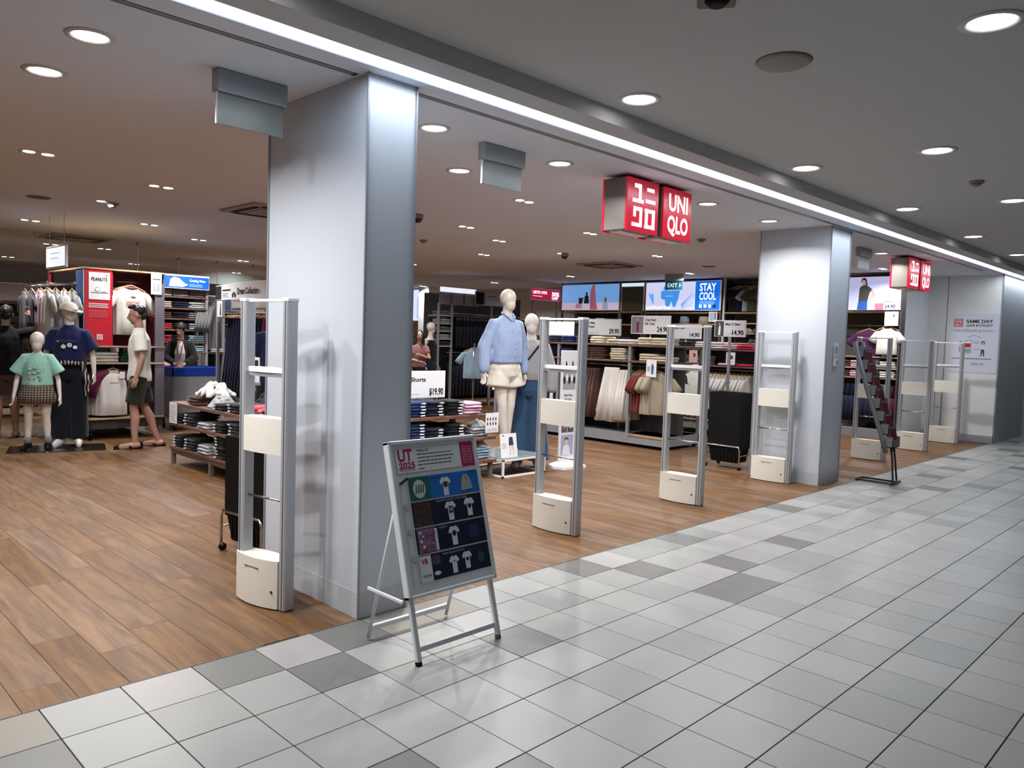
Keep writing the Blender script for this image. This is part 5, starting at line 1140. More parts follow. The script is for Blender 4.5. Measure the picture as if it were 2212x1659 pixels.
for y, z, m, lb in ((3.62, 1.21, fP, 'small pink card on the second shelf of the right gondola'), (3.86, .98, fP, 'small pink card above the black jacket'), (3.55, 1.0, None, 'small white card above the white top'), (2.93, 1.20, None, 'white picture card among the pink t-shirts')):
    t = thing('shelf_card', lb, 'card', (rx-.03, y, z), AY); MB().box((-.08, -.004, 0), (.08, 0, .2), mat('card_pink', 'c8a49c', .6) if m else PAPER).build('sheet', t); P = Panel((-.08, -.004, 0), (1, 0, 0), (0, 0, 1), .001); P.rect(.08, .09, .12, .15, mat('print_maroon', '5a2020')); P.lines(.02, .13, .06, 2, .02, .005, PG); P.build(t)
# ------------------------------------------------------------------ far wall bays on the right (front plane X = 13)
wx = 13.0
POSTW = mat('upright_white', 'b9babd', .4)
def bay(y1, W, label, boards, bk=None, pm=GREYD):
    t = unit('wall_shelf', label, ((wx, y1, 0), FACE_X), (W, .5, HC), boards, posts=[(.0, .02, 0, HC-.01), (W, .02, 0, HC-.01)], back=(.48, 0, HC-.01, bk or GREYD), base=(0, .15, GREY), pm=pm, bm=BOARDL); return t
bay(4.48, 1.45, 'dark wall shelf bay with caps and hanging shirts beside the farther pillar', (2.16, 1.955, 1.76, 1.565, 1.395, 1.205, .9, .5), pm=POSTW)
bay(6.35, 1.80, 'wall shelf bay under the blue and white lightbox', (2.16, 1.93, 1.5, 1.2, .8))
bay(7.0, .58, 'narrow wall bay between the two big lightboxes', (2.18, 1.9, 1.5))
bay(8.72, 1.68, 'wall shelf bay under the beach picture lightbox', (2.17, 1.93, 1.5, 1.2, .8))
def lightbox(y1, y0, z0, z1, label, em=.75):
    t = thing('lightbox', label, 'sign', (wx-.03, y1, z0), AY); W = y1-y0; h = z1-z0
    MB().box((0, 0, 0), (W, .12, h), WHT, .004).build('frame', t); P = Panel((0, -.001, 0), (1, 0, 0), (0, 0, 1), .0025); return t, P, W, h
def L(name, c, e=.8): return mat('lit_'+name, c, .5, em=e)
t, P, W, h = lightbox(6.33, 4.53, 2.19, 2.80, 'blue and white lightbox reading STAY COOL'); lw, lb_, lc = L('white', 'c4c8e4'), L('azure', '0a66c8'), L('sky', '3f8ad8')
P.rect(.02, .02, W-.02, h-.02, lw); P.rect(1.22, .02, W-.02, h-.02, lb_, 2); LW = L('letter', 'f0f4ff', 1); P.text('STAY', 1.32, .40, .15, LW, 3, .02, .37); P.text('COOL', 1.32, .22, .15, LW, 3, .02, .37)
P.lines(1.32, 1.68, .195, 4, .02, .008, L('pale', '90b8e8'), 3, .1); [P.rect(1.32+i*.105, .06, 1.38+i*.105, .12, LW if i < 3 else L('ink', '082050', .3), 3) for i in range(4)]
P.disc(.52, .47, .07, lc, 2, .05); P.poly([(.40, .42), (.86, .42), (.82, .24), (.76, .08), (.70, .08), (.66, .2), (.60, .08), (.52, .10), (.50, .22), (.40, .26)], lc, 3); P.rect(.52, .30, .70, .31, lw, 4)
for k in range(6): P.poly([(1.16, .10+k*.05), (1.19, .12+k*.05), (.92, .03+k*.02), (.88, .02+k*.02)], [lc, lb_][k % 2], 2)
for a in (0, .5, 1.0, 1.5): P.poly([(.22, .12), (.20, .22), (.20+.13*math.cos(1.9+a*1.1), .28+.10*math.sin(1.2+a*.5)), (.24+.14*math.cos(1.8+a*1.1), .25+.10*math.sin(1.2+a*.5))], lc, 2)
for k in range(5): P.disc(.10+k*.12, .06+.02*(k % 2), .08, L('foam', 'dfe4f4'), 1.6, .03)
P.build(t)
t, P, W, h = lightbox(8.70, 7.02, 2.20, 2.80, 'lightbox with figures against a blue sky over pink ground'); sky = bpy.data.materials.new('lit_sky'); sky.use_nodes = True
sb = sky.node_tree.nodes['Principled BSDF']; sb.inputs['Base Color'].default_value = (*hx('6a9ad2'), 1); sb.inputs['Emission Color'].default_value = (*hx('6a9ad2'), 1); sb.inputs['Emission Strength'].default_value = .7
P.rect(.015, .18, W-.015, h-.015, sky); P.rect(.015, .015, W-.015, .18, L('sand', 'a89aac')); dk = L('dark', '1c1c26', .3); pk = L('rose', '9c5a6c', .5)
P.poly([(.86, .02), (1.08, .02), (1.03, .2), (1.0, .48), (.96, .56), (.90, .54), (.86, .42)], pk, 2); P.disc(.955, .535, .05, L('face', '8a6660', .5), 3)
P.poly([(.68, .15), (.83, .15), (.81, .33), (.75, .36), (.70, .32)], dk, 2); P.disc(.755, .38, .028, dk, 2, .04); P.rect(.66, .02, .84, .16, L('chair', 'a8a0ac'), 2.5); P.poly([(.52, .15), (.62, .15), (.66, .3), (.58, .28), (.53, .24)], dk, 2); P.disc(.55, .27, .03, dk, 2.6); P.rect(.44, .05, .62, .16, L('chair2', '8a6a80'), 2.6)
P.poly([(1.22, .02), (1.38, .02), (1.36, .18), (1.24, .18)], L('chair3', '7e8090'), 2); P.disc(1.30, .24, .035, L('brownf', '6a5040', .5), 2, .06); P.build(t)
t = thing('wall_mirror', 'narrow framed dark mirror between the two lightboxes', 'mirror', (wx-.03, 6.98, 2.19), AY); MB().box((0, 0, 0), (.62, .05, .61), WHT, .004).build('frame', t); MB().box((.03, -.004, .0), (.59, 0, .52), mat('mirror_olive', '55503f', .25, metal=.4)).build('mirror_pane', t); MB().box((.02, -.006, .53), (.60, 0, .60), L('paleblue', 'c8dcea', .8)).build('lit_strip', t)
# red board over the wall, facing the mall
t = thing('offer_sign', 'red and white lit offer sign facing the entrance, left of the sky lightbox', 'sign', (11.95, 8.74, 2.40)); MB().box((0, 0, 0), (1.02, .05, .28), WHT, .004).build('frame', t); MB().box((.02, -.003, .02), (1.0, 0, .26), L('red', 'a81030', .6)).build('plate', t)
P = Panel((0, -.004, 0), (1, 0, 0), (0, 0, 1), .002); P.text('LIMITED OFFER', .06, .15, .065, LW, 1, .02, .48); P.lines(.06, .40, .10, 1, .02, .01, LW); P.text('30%', .70, .12, .09, LW, 1, .04, .26); P.text('OFF', .70, .04, .06, LW, 1, .04, .22); P.build(t)
MB().box((.1, .02, -.5), (.14, .05, 0), GREY).build('post', t); MB().box((.9, .02, -2.4), (.94, .05, 0), GREY).build('post', t)
# shirts and caps in the bay next to the farther pillar
sh2 = gmesh('tee', .20, .56, .03, .11, 13)
MB().cyl((0.04, .2, 2.74), (1.41, .2, 2.74), .010, CHROME, 8).build('rail', bpy.data.objects[[o.name for o in COL.objects if o.name.startswith('wall_shelf')][0]])
for k, (y, m, a) in enumerate(((4.28, fK, .5), (4.17, fK, .6), (4.10, fN, .6), (3.98, fLG, .6), (3.88, fO, .5), (3.80, fO, .5), (3.70, fO, .7), (3.60, fG, .7), (3.52, fG, .7), (3.40, fW, .7), (3.30, fP, .6), (3.2, fP, .6))):
    garment((wx+.2, y, 2.74), AY+a, sh2, m, 'hanging_shirt', '%s t-shirt, %s from the left in the high bay by the pillar' % (WORDS[m.name], ORD[k]), 'high bay shirts')
def cap(loc, rz, m, label, group):
    t = thing('cap', label, 'cap', loc, rz, group); o = inst(CAPME, 'crown', t, mats=[m]); inst(CAPBR, 'brim', t, mats=[m]); return t
b = MB(); R_ = []
for i in range(7):
    a = PI/2*i/6; R_.append([(.09*math.cos(a)*math.cos(2*PI*j/16)+.0, .095*math.cos(a)*math.sin(2*PI*j/16), .115*math.sin(a)+.002) for j in range(16)])
CAPME = b.rings(R_, WF).mesh('crown'); b = MB(); b.tube([(0, -.07, .012), (0, -.12, .012), (0, -.155, .004)], [.08, .075, .04], WF, 14, ry=.006, round_=True); CAPBR = b.mesh('brim')
for z, lst in ((1.761, ((4.0, fLG), (3.83, fO), (3.66, fLB))), (1.956, ()), (1.566, ((3.90, fO), (3.72, fLG))), (1.396, ((4.02, fLG), (3.85, fO), (3.68, fP))), (1.206, ((3.82, fW), (3.68, fG)))):
    for k, (y, m) in enumerate(lst):
        dz = {1.761: 0, 1.566: 0, 1.396: 0, 1.206: 0}[z]
        cap((wx+.16, y, z), AY+.2, m, '%s cap, %s from left on the %s shelf of the cap bay' % (WORDS[m.name], ORD[k], {1.761: 'highest cap', 1.566: 'second cap', 1.396: 'third cap', 1.206: 'lowest cap'}[z]), 'caps in the bay by the farther pillar')
for k, (y, m, r) in enumerate(((6.0, fC, .10), (5.45, fLB, .11), (4.98, fBG, .13), (4.72, fG, .06))):
    b = MB(); b.cyl((0, 0, 0), (0, 0, .15), r, WF, 18, r*.8); o = b.build('bucket_hat', None, (wx+.15, y, 1.931)); o.data.materials[0] = m; tag(o, '%s hat, %s from left under the blue lightbox' % (WORDS[m.name], ORD[k]), 'hat')
t = thing('style_card', 'small blue picture card at the right end of the hat shelf', 'card', (wx-.03, 4.78, 1.97), AY); MB().box((0, -.004, 0), (.19, 0, .2), PAPER).build('sheet', t); P = Panel((0, -.004, 0), (1, 0, 0), (0, 0, 1), .001); P.rect(.02, .02, .11, .18, mat('print_paleblue', '9ab4d8')); P.rect(.12, .04, .17, .18, mat('print_taupe', '8a7a74')); P.build(t)
for k, (y, m) in enumerate(((8.2, fW), (7.9, fN), (7.6, fW), (7.35, fN))): pile(wx+.17, y, 1.931, AY, 3, m, WORDS[m.name]+' shirts', '%s from left under the sky lightbox' % ORD[k], .24, .3, .035)
for k, (y, m) in enumerate(((6.1, fW), (5.7, fC), (5.3, fG), (4.9, fW), (8.3, fG), (7.9, fC), (7.5, fN), (7.2, fW))):
    if k < 0: pass
# bay with the woman picture, right of the farther pillar
Wb = bay(2.55, 1.38, 'wall bay with purple and white t-shirts right of the farther pillar', (2.18, 1.40, 1.21, 1.04), bk=mat('bay_back_taupe', '47423f', .7))
MB().cyl((.04, .2, 1.93), (1.34, .2, 1.93), .010, DARK, 8).build('rail', Wb)
t, P, W, h = lightbox(2.05, 1.18, 2.19, 2.77, 'lightbox with a woman in an olive top and jeans'); P.rect(.01, .01, W-.01, h-.01, L('lilac', 'a2a6c8')); sk_ = L('skin', 'c8948a', .5)
P.poly([(.16, .01), (.33, .01), (.33, .14), (.32, .17), (.18, .17), (.17, .10)], L('denim', '1c4a9a', .5), 2); P.poly([(.18, .16), (.33, .16), (.36, .30), (.40, .36), (.34, .41), (.28, .44), (.22, .42), (.19, .38)], L('olive', '3a3c38', .4), 3)
P.poly([(.37, .36), (.41, .34), (.47, .26), (.36, .17), (.34, .18), (.41, .26)], sk_, 2.5); P.disc(.255, .48, .035, sk_, 3.4, .045); P.poly([(.21, .50), (.225, .55), (.27, .56), (.30, .53), (.32, .42), (.29, .44), (.285, .51), (.24, .53), (.215, .48)], dk, 4)
P.text('24.90', .62, .04, .055, dk, 3, .02, .17); P.lines(.60, .78, .15, 1, .02, .008, dk, 2); P.rect(.46, .01, .60, .12, pk, 2); P.build(t)
garment((wx+.12, 1.72, 1.93), AY+.12, gmesh('tee', .235, .64, .05, .12, 17), fPU, 'hanging_shirt', 'purple t-shirt hung facing out in the wall bay right of the pillar', 'pt')
garment((wx+.02, 1.38, 1.98), AY-.1, gmesh('tee', .19, .54, .05, .10, 19), fW, 'hanging_shirt', 'white t-shirt with black collar hung facing out in the wall bay', 'wt2')
b = MB(); b.tube([(.055*math.cos(a), .032*math.sin(a), -.087) for a in [2*PI*i/16 for i in range(17)]], .010, BLACKP, 6); b.build('collar', bpy.data.objects[[o.name for o in COL.objects if o.name.startswith('hanging_shirt')][-1]])
for k, (y, m, n_) in enumerate(((2.1, fBR, 3), (1.85, fLP, 3), (1.62, fG, 4), (1.35, fW, 3))):
    for z in (1.211, 1.041): pile(wx+.16, y, z, AY, n_, m, WORDS[m.name]+' knits', '%s on the %s shelf of the bay right of the pillar' % (ORD[k], 'upper' if z > 1.1 else 'lower'), .24, .3, .038)
row((wx+.15, 2.2, .98), (wx+.15, 1.45, .98), 9, gmesh('trousers', .17, .72, .04, 0, 21), [fN], 'hanging_trousers', 'trousers', 'in the wall bay behind the brochure stand', False); row((wx+.15, 1.42, .98), (wx+.15, 1.22, .98), 3, gmesh('trousers', .17, .76, .04, 0, 22), [FB('4a1024', 'maroon')], 'hanging_trousers', 'trousers', 'at the right end of the wall bay', False)
t = thing('style_card', 'white picture card pinned above the white t-shirt', 'card', (wx-.03, 1.42, 1.93), AY); MB().box((0, -.004, 0), (.22, 0, .24), PAPER).build('sheet', t); P = Panel((0, -.004, 0), (1, 0, 0), (0, 0, 1), .001); P.poly([(.13, .15), (.16, .15), (.15, .21)], INK); P.disc(.05, .1, .01, PG); P.build(t)
# window-like lightbox and column far back
t = thing('lightbox', 'tall bright picture lightbox far back beside the near pillar', 'sign', (wx-.03, 14.6, 1.9), AY); MB().box((0, 0, 0), (.95, .1, .92), WHT).build('frame', t); MB().box((.05, -.003, .03), (.90, 0, .9), L('paleblue2', 'c8d4ee', .9)).build('picture', t); MB().box((.45, -.006, .1), (.85, -.002, .7), L('softblue', 'a4b8e0', .8)).build('picture', t); MB().box((.05, -.006, .1), (.25, -.002, .9), L('blush', 'd8bcb8', .8)).build('picture', t)
t = thing('column', 'narrow white column far back between racks', 'pillar', (12.55, 13.15, 0)); MB().box((0, 0, 0), (.42, .42, HC), WHITE, .01).build('shaft', t)
t = thing('window_stand', 'dark folded display behind the folded-arms woman', 'rack', (11.9, 12.6, 0)); MB().box((0, 0, 0), (.9, .4, 1.25), mat('dark_block', '17181c', .6), .02).build('carcass', t)
# ------------------------------------------------------------------ centre rack facing the entrance
Cr = unit('clothes_rack', 'tall grey rack with dark hanging clothes and side shelves, centre back', ((9.50, 9.0, 0), 0), (2.9, .9, 2.2), (.17,), posts=[(x, .03, 0, 2.2) for x in (.0, .36, 1.5, 2.9)], back=(.5, .1, 2.42, mat('rack_back', '4f4e50', .6)))
MB().box((0, .01, 2.17), (1.1, .03, 2.43), mat('header_grey', '83848a', .5)).build('header_panel', Cr); MB().box((.02, -.01, 2.43), (1.0, .03, 2.53), L('strip', 'dfe6f4', .8)).build('light_strip', Cr)
for x in (.3, .66): MB().box((x, 0, 2.18), (x+.03, .012, 2.42), GREYD).build('mullion', Cr)
for z in (1.95, 1.78, 1.62, 1.46, 1.31): MB().box((.02, 0, z-.02), (.34, .4, z), POSTW).build('side_shelf', Cr)
for k, z in enumerate((1.96, 1.79, 1.63, 1.47, 1.32)): pile(9.69, 9.18, z-.008, 0, 2, [fG, fBG, fG, fLG, fCH][k], ['grey', 'taupe', 'dark grey', 'pale grey', 'charcoal'][k]+' knits', 'on the %s side shelf of the centre rack' % ORD[k], .26, .30, .045)
for z in (2.0, 1.17): MB().cyl((.38, .2, z), (2.88, .2, z), .012, CHROME, 8).build('rail', Cr)
row((9.98, 9.2, 2.0), (12.2, 9.2, 2.0), 22, gmesh('trousers', .21, .72, .062, 0, 25), [fK, fN], 'hanging_trousers', 'trousers', 'on the upper rail of the centre rack', True)
row((9.9, 9.2, 1.17), (12.2, 9.2, 1.17), 22, gmesh('trousers', .21, .92, .062, 0, 26), [fK, fN], 'hanging_trousers', 'trousers', 'on the lower rail of the centre rack', False)
t = thing('header_sign', 'grey header sign with dark picture over the centre rack', 'sign', (10.45, 8.95, 2.2)); MB().box((0, 0, 0), (1.1, .03, .30), ALUL).build('frame', t); MB().box((.02, -.004, .02), (.25, 0, .28), BLACKP).build('picture', t); P = Panel((0, -.001, 0), (1, 0, 0), (0, 0, 1), .0015); P.rect(.3, .02, 1.06, .28, mat('plate_grey2', 'aeb0b2')); P.rect(.36, .20, .6, .215, INK, 2); P.text('49.90', .88, .08, .07, INK, 2, .02, .18); P.build(t)
st = thing('side_arm_rack', 'chrome stand with light blue and coral polo shirts, centre back', 'rack', (9.35, 7.75, 0)); MB().cyl((0, 0, 0), (0, 0, 1.38), .014, CHROME, 10).build('pole', st); MB().tube([(0, 0, 1.36), (.0, .0, 1.38), (.35, .35, 1.36)], .010, CHROME, 8).build('arm', st); MB().box((-.25, -.2, 0), (.25, .2, .015), ALUL, .004).build('base', st)
for k, (dx, m) in enumerate(((.02, fLB), (.07, fLB), (.12, fW), (.17, fCO), (.23, fCO))): garment((9.35+dx, 7.75+dx, 1.36), -.75+.1*k, te, m, 'hanging_shirt', '%s polo shirt, %s from the front of the small chrome stand' % (WORDS[m.name], ORD[k]), 'polo shirts on the chrome stand')
# ------------------------------------------------------------------ dress rack behind the low table
Dr = thing('clothes_rack', 'grey rack of navy and magenta dresses under a curved white header', 'rack', (4.0, 7.28, 0), AY)
for x in (0, 2.75):
    for y in (.0, .86): MB().box((x-.02, y, 0), (x+.02, y+.04, 1.9), GREY, .003).build('post', Dr)
MB().cyl((.02, .22, 1.80), (2.73, .22, 1.80), .012, CHROME, 8).build('rail', Dr); MB().box((0, .85, .1), (2.75, .88, 1.9), mat('rack_shadow', '2a2a2e', .8)).build('back_panel', Dr); MB().box((0, .02, .05), (2.75, .88, .12), BOARD).build('lower_board', Dr)  # back panel in one even dark grey
t = thing('header_sign', 'curved white header sign reading Dress Collection', 'sign', (3.99, 7.30, 1.91), AY); n_ = 12; front = []
W = 2.8
b = MB(); pts = [(W*i/n_, -.10*math.sin(PI*i/n_)) for i in range(n_+1)]
for i in range(n_):
    (x0, y0), (x1, y1) = pts[i], pts[i+1]; b.add([(x0, y0, 0), (x1, y1, 0), (x1, y1, .20+.03*math.sin(PI*(i+1)/n_)), (x0, y0, .20+.03*math.sin(PI*i/n_)), (x0, y0+.02, 0), (x1, y1+.02, 0), (x1, y1+.02, .20+.03*math.sin(PI*(i+1)/n_)), (x0, y0+.02, .20+.03*math.sin(PI*i/n_))], [(0, 1, 2, 3), (5, 4, 7, 6), (3, 2, 6, 7), (1, 0, 4, 5)], PAPER)
b.build('board', t)
P = Panel((.0, -.002, 0), (1, -.10, 0), (0, 0, 1), .003); P.rect(.02, .01, .24, .19, mat('pic_charcoal', '26272b')); P.lines(.30, .62, .14, 1, .02, .02, INK); P.lines(.30, .50, .09, 3, .022, .008, PG); P.rect(.66, .03, .70, .08, INK); P.rect(.74, .03, .78, .08, INK); P.rect(.69, .07, .75, .10, mat('print_slateb', '4c5578')); P.build(t)
P = Panel((.84, -.0835, 0), (1, -.035, 0), (0, 0, 1), .004); P.text('Dress Collection', .0, .07, .08, INK, 1, .03, .64); P.build(t, 'lettering')
row((4.22, 7.18, 1.80), (4.22, 6.2, 1.80), 12, dr, [fN], 'hanging_dress', 'dress', 'on the rack under the curved header')
row((4.22, 6.15, 1.80), (4.22, 5.9, 1.80), 3, dr, [fM], 'hanging_dress', 'dress', 'beside the navy dresses'); row((4.22, 5.8, 1.80), (4.22, 4.7, 1.80), 8, dr, [fN], 'hanging_dress', 'dress', 'right of the magenta ones')
t = thing('style_card', 'small picture card at the left end of the dress rack', 'card', (3.98, 7.22, 1.68), AY); MB().box((0, -.004, 0), (.16, 0, .22), PAPER).build('sheet', t); P = Panel((0, -.004, 0), (1, 0, 0), (0, 0, 1), .001); P.poly([(.09, .02), (.13, .02), (.12, .18), (.10, .18)], INK); P.build(t)
# ------------------------------------------------------------------ shelf with blue header, left centre
Er = unit('clothes_rack', 'tall shelf of folded clothes under the blue lit header', ((3.80, 9.0, 0), 0), (.82, .6, 2.12), (2.12, 2.0, 1.82, 1.655, 1.48, 1.29, 1.13, .15), posts=[(x, .03, 0, 2.12) for x in (0, .82)], back=(.5, .1, 2.1, GREYD), base=(0, .12, GREY))
t = thing('header_sign', 'blue lit header sign with a white hand picture', 'sign', (3.86, 8.93, 2.12), 0); MB().box((0, 0, 0), (.76, .06, .22), WHT, .003).build('frame', t); P = Panel((0, -.001, 0), (1, 0, 0), (0, 0, 1), .002); P.rect(.01, .015, .75, .195, L('blue', '0a4fa8', .7)); P.poly([(.12, .03), (.34, .03), (.42, .07), (.36, .09), (.28, .16), (.20, .18), (.14, .14)], L('grey', 'c0c4d0', .7), 2); P.text('Cooling Wear', .44, .12, .035, LW, 2, .01, .26); P.lines(.44, .66, .08, 2, .025, .008, L('pale', '90b8e8'), 2); P.build(t)
cols = [[fBG, fG, fG], [fBG, fN, fLG], [fBR, fK, fG], [fR, fK, fLB], [fR, fK, fLB], [fR, fCH, fLB]]
for k, z in enumerate((2.0, 1.82, 1.655, 1.48, 1.29, 1.13)):
    for j, x in enumerate((3.95, 4.21, 4.47)): pile(x, 9.17, z, 0, 3, cols[k][j], WORDS[cols[k][j].name]+' tops', '%s on the %s shelf under the blue header' % (['left', 'middle', 'right'][j], ORD[k]), .24, .3, .034)
for k in range(4): garment((3.92+.055*k, 8.97, 1.10), .25, gmesh('dress', .16, .58, .04, .05, 31, 28, .02), fP, 'hanging_dress', 'pale pink dress left of the staff member, hanging below the shelves', 'pink dresses by the staff member', k == 0)
for k in range(5): garment((4.66+.05*k, 9.25, 2.02), .9, gmesh('cardigan', .20, .85, .04, .3, 33), fG, 'hanging_shirt', 'grey long cardigan right of the blue header shelf', 'grey cardigans beside the blue header', True)
MB().cyl((.82, .25, 2.02), (1.2, .25, 2.02), .010, CHROME, 8).build('side_rail', Er); MB().box((1.18, .22, 0), (1.22, .28, 2.1), GREY).build('side_post', Er); MB().box((.82, .1, 1.10), (1.2, .5, 1.12), BOARDL).build('side_board', Er)
for k, m in enumerate((fLG, fG)): pile(4.83, 9.2, 1.12, 0, 2, m, WORDS[m.name]+' knits', 'on the small side board by the staff member') if k == 0 else None
# blue rimmed bin on wheels
t = thing('clothes_bin', 'translucent bin with a wide blue rim in front of the staff member', 'bin', (3.67, 8.0, 0)); fr = mat('bin_translucent', '9a9ea2', .3, alpha=.45)
MB().box((0, 0, .80), (.72, .02, .93), mat('rim_blue', '0c2f8c', .4), .004).box((0, .5, .80), (.72, .52, .93), mat('rim_blue', '0c2f8c')).box((0, 0, .80), (.02, .52, .93), mat('rim_blue', '0c2f8c')).box((.70, 0, .80), (.72, .52, .93), mat('rim_blue', '0c2f8c')).build('rim', t)
MB().box((.01, .005, .22), (.71, .012, .80), fr).box((.01, .508, .22), (.71, .515, .80), fr).box((.01, .005, .22), (.016, .515, .80), fr).box((.704, .005, .22), (.71, .515, .80), fr).build('panel', t)
MB().box((.02, .02, .18), (.70, .50, .22), GREY).build('floor_plate', t); MB().box((.03, .03, .86), (.69, .49, .875), mat('bin_lid', '9a9a9c', .5)).build('lid', t)
for x in (.06, .66):
    for y in (.06, .46): w_ = MB(); w_.cyl((x-.012, y, .04), (x+.012, y, .04), .04, BLACKP, 14); w_.box((x-.015, y-.015, .05), (x+.015, y+.015, .18), DARK); w_.build('castor', t)
heap((3.9, 8.24, .225), (.20, .18, .16), fPU, 'purple cloth heaped inside the translucent bin', 41, .4)
t = tag(MB().box((0, 0, 0), (.22, .14, .012), PAPER, .002).build('paper_sheets', None, (3.98, 8.12, .876)), 'white papers on the bin lid by the staff member', 'papers')
# ------------------------------------------------------------------ red display unit
Rd = thing('clothes_rack', 'red fronted display unit on wheels behind the young man', 'rack', (2.385, 7.55, 0)); W = 1.0; D = 1.5
MB().box((0, 0, 1.24), (.33, .03, 2.23), L('redpanel', 'b00c22', .12), .003).build('red_panel', Rd)  # red board with a faint glow added to its colour; no lamp
MB().box((.33, .35, 1.24), (W, .38, 2.23), mat('maroon_back', '6e1024', .6)).build('back_panel', Rd); MB().box((.33, .02, 1.24), (.345, .36, 2.23), mat('maroon_back', '6e1024')).build('inner_side', Rd)
MB().box((W-.12, 0, .28), (W, .03, 2.1), mat('panel_mauve', '6f6a74', .5)).build('right_panel', Rd); MB().box((W-.015, .03, .25), (W, D, 2.23), mat('panel_mauve', '6f6a74')).build('side_panel', Rd)
MB().box((-.02, -.01, 2.23), (W+.02, D, 2.25), BOARDL).build('top_board', Rd)
for z in (1.24, 1.02): MB().box((0, -.01, z-.022), (W, .7, z), BOARDL, .003).build('shelf_board', Rd)
MB().box((0, -.01, .265), (W, D, .29), BOARDL, .003).build('shelf_board', Rd); MB().box((0, .03, .15), (W, D-.03, .265), mat('base_greyd', '3a3a3d', .5)).build('base_panel', Rd)
MB().box((.1, .45, .29), (W-.02, .47, 1.0), DARK).build('lower_back', Rd)
for x in (.08, W-.08):
    for y in (.06, D-.08): w_ = MB(); w_.cyl((x-.015, y, .06), (x+.015, y, .06), .06, BLACKP, 16); w_.box((x-.02, y-.02, .08), (x+.02, y+.02, .15), DARK); w_.build('castor', Rd)
MB().cyl((.36, .2, 2.10), (W-.1, .2, 2.10), .011, CHROME, 8).build('rail', Rd); MB().cyl((.1, .15, 1.0), (W-.05, .15, 1.0), .011, CHROME, 8).build('rail', Rd)
for y in (.36, D-.01): MB().box((0, y-.015, .28), (.03, y+.015, 2.23), CHROME).build('post', Rd)
MB().cyl((.05, .38, 2.06), (.05, D, 2.06), .011, CHROME, 8).build('rail', Rd); MB().cyl((.3, .38, 2.12), (.3, D, 2.12), .011, CHROME, 8).build('rail', Rd)
MB().box((-.01, 0, 1.2), (0, .33, 2.23), mat('strip_blue', '33486e', .4)).box((-.012, 0, 1.2), (-.008, .02, 2.23), WHT).build('side_poster', Rd)
MB().box((-.03, D, .3), (.03, D+.03, 2.25), mat('end_red', '7e1a2c', .5)).box((-.036, D+.003, 1.75), (-.03, D+.027, 2.1), mat('print_pinkcard', 'b88a92')).build('end_panel', Rd)
P = Panel((0, -.001, 1.24), (1, 0, 0), (0, 0, 1), .002); P.rect(.045, .60, .30, .95, PAPER); P.text('PEANUTS', .17, .84, .045, INK, 2, .015, .19, align='c'); P.rect(.07, .685, .28, .69, INK, 2); P.disc(.15, .73, .035, INK, 2, .028); P.disc(.15, .73, .031, PAPER, 3, .024); P.poly([(.2, .70), (.25, .70), (.25, .705), (.2, .705)], INK, 2); P.disc(.26, .91, .01, MAG, 2)
P.lines(.045, .29, .55, 3, .022, .011, PAPER, 1, .1); P.lines(.045, .28, .46, 6, .017, .006, mat('print_redlight', 'c87078'), 1, .1)
P.rect(.14, .08, .21, .15, PAPER, 1.5); P.text('UNI', .175, .118, .02, RED, 2.5, .03, .05, align='c'); P.text('QLO', .175, .09, .02, RED, 2.5, .03, .05, align='c'); P.build(Rd)
t = thing('size_card', 'white card at the top right of the red display unit', 'card', (3.20, 7.54, 1.95)); MB().box((0, -.004, 0), (.14, 0, .30), PAPER).build('sheet', t); P = Panel((0, -.004, 0), (1, 0, 0), (0, 0, 1), .001); P.rect(.02, .20, .12, .21, INK); P.rect(.03, .05, .06, .15, PG); P.rect(.08, .05, .11, .15, PG); P.build(t)
tf = gmesh('tee', .215, .72, .045, .20, 41)
for k in range(5):
    o = garment((2.97-.022*k, 7.62+.05*k, 2.11), .10, tf, fW, 'hanging_shirt', 'white t-shirt with red trim, %s in line on the red display' % ORD[k], 'trimmed t-shirts on the red display', k < 2)
    if k == 0:
        P = Panel((-.13, -.050, -.36), (1, 0, 0), (0, 0, 1), .003); P.text('GREATEST', .04, .06, .03, mat('print_crimson', '9a1c34'), 1, .02, .19); P.text('CATCHER', .04, .02, .03, mat('print_crimson', '9a1c34'), 1, .02, .19); P.text('THINK', .12, .12, .012, INK, 1); P.rect(.11, .155, .17, .19, PAPER); P.build(o)
        b = MB(); b.tube([(.075*math.cos(a), .036*math.sin(a)-.004, -.094) for a in [2*PI*i/18 for i in range(19)]], .010, mat('trim_red', '8c1228', .8), 6); b.build('neck_trim', o)
    for s in (-1, 1): b = MB(); b.tube([(s*.345, 0, -.405), (s*.352, 0, -.432)], [.071, .072], mat('trim_red', '8c1228', .8), 12, ry=.032); b.build('sleeve_trim', o)
for k, (x, m, lb) in enumerate(((2.66, fW, 'white tops'), (3.04, fGR, 'green tops'))): pile(x, 7.75, 1.021, 0, 3, m, lb, '%s in the slot of the red display' % ['left', 'right'][k], .32, .3, .045)
RG = fab('5a1438'); ragl = gmesh('tee', .235, .70, .045, .26, 43)
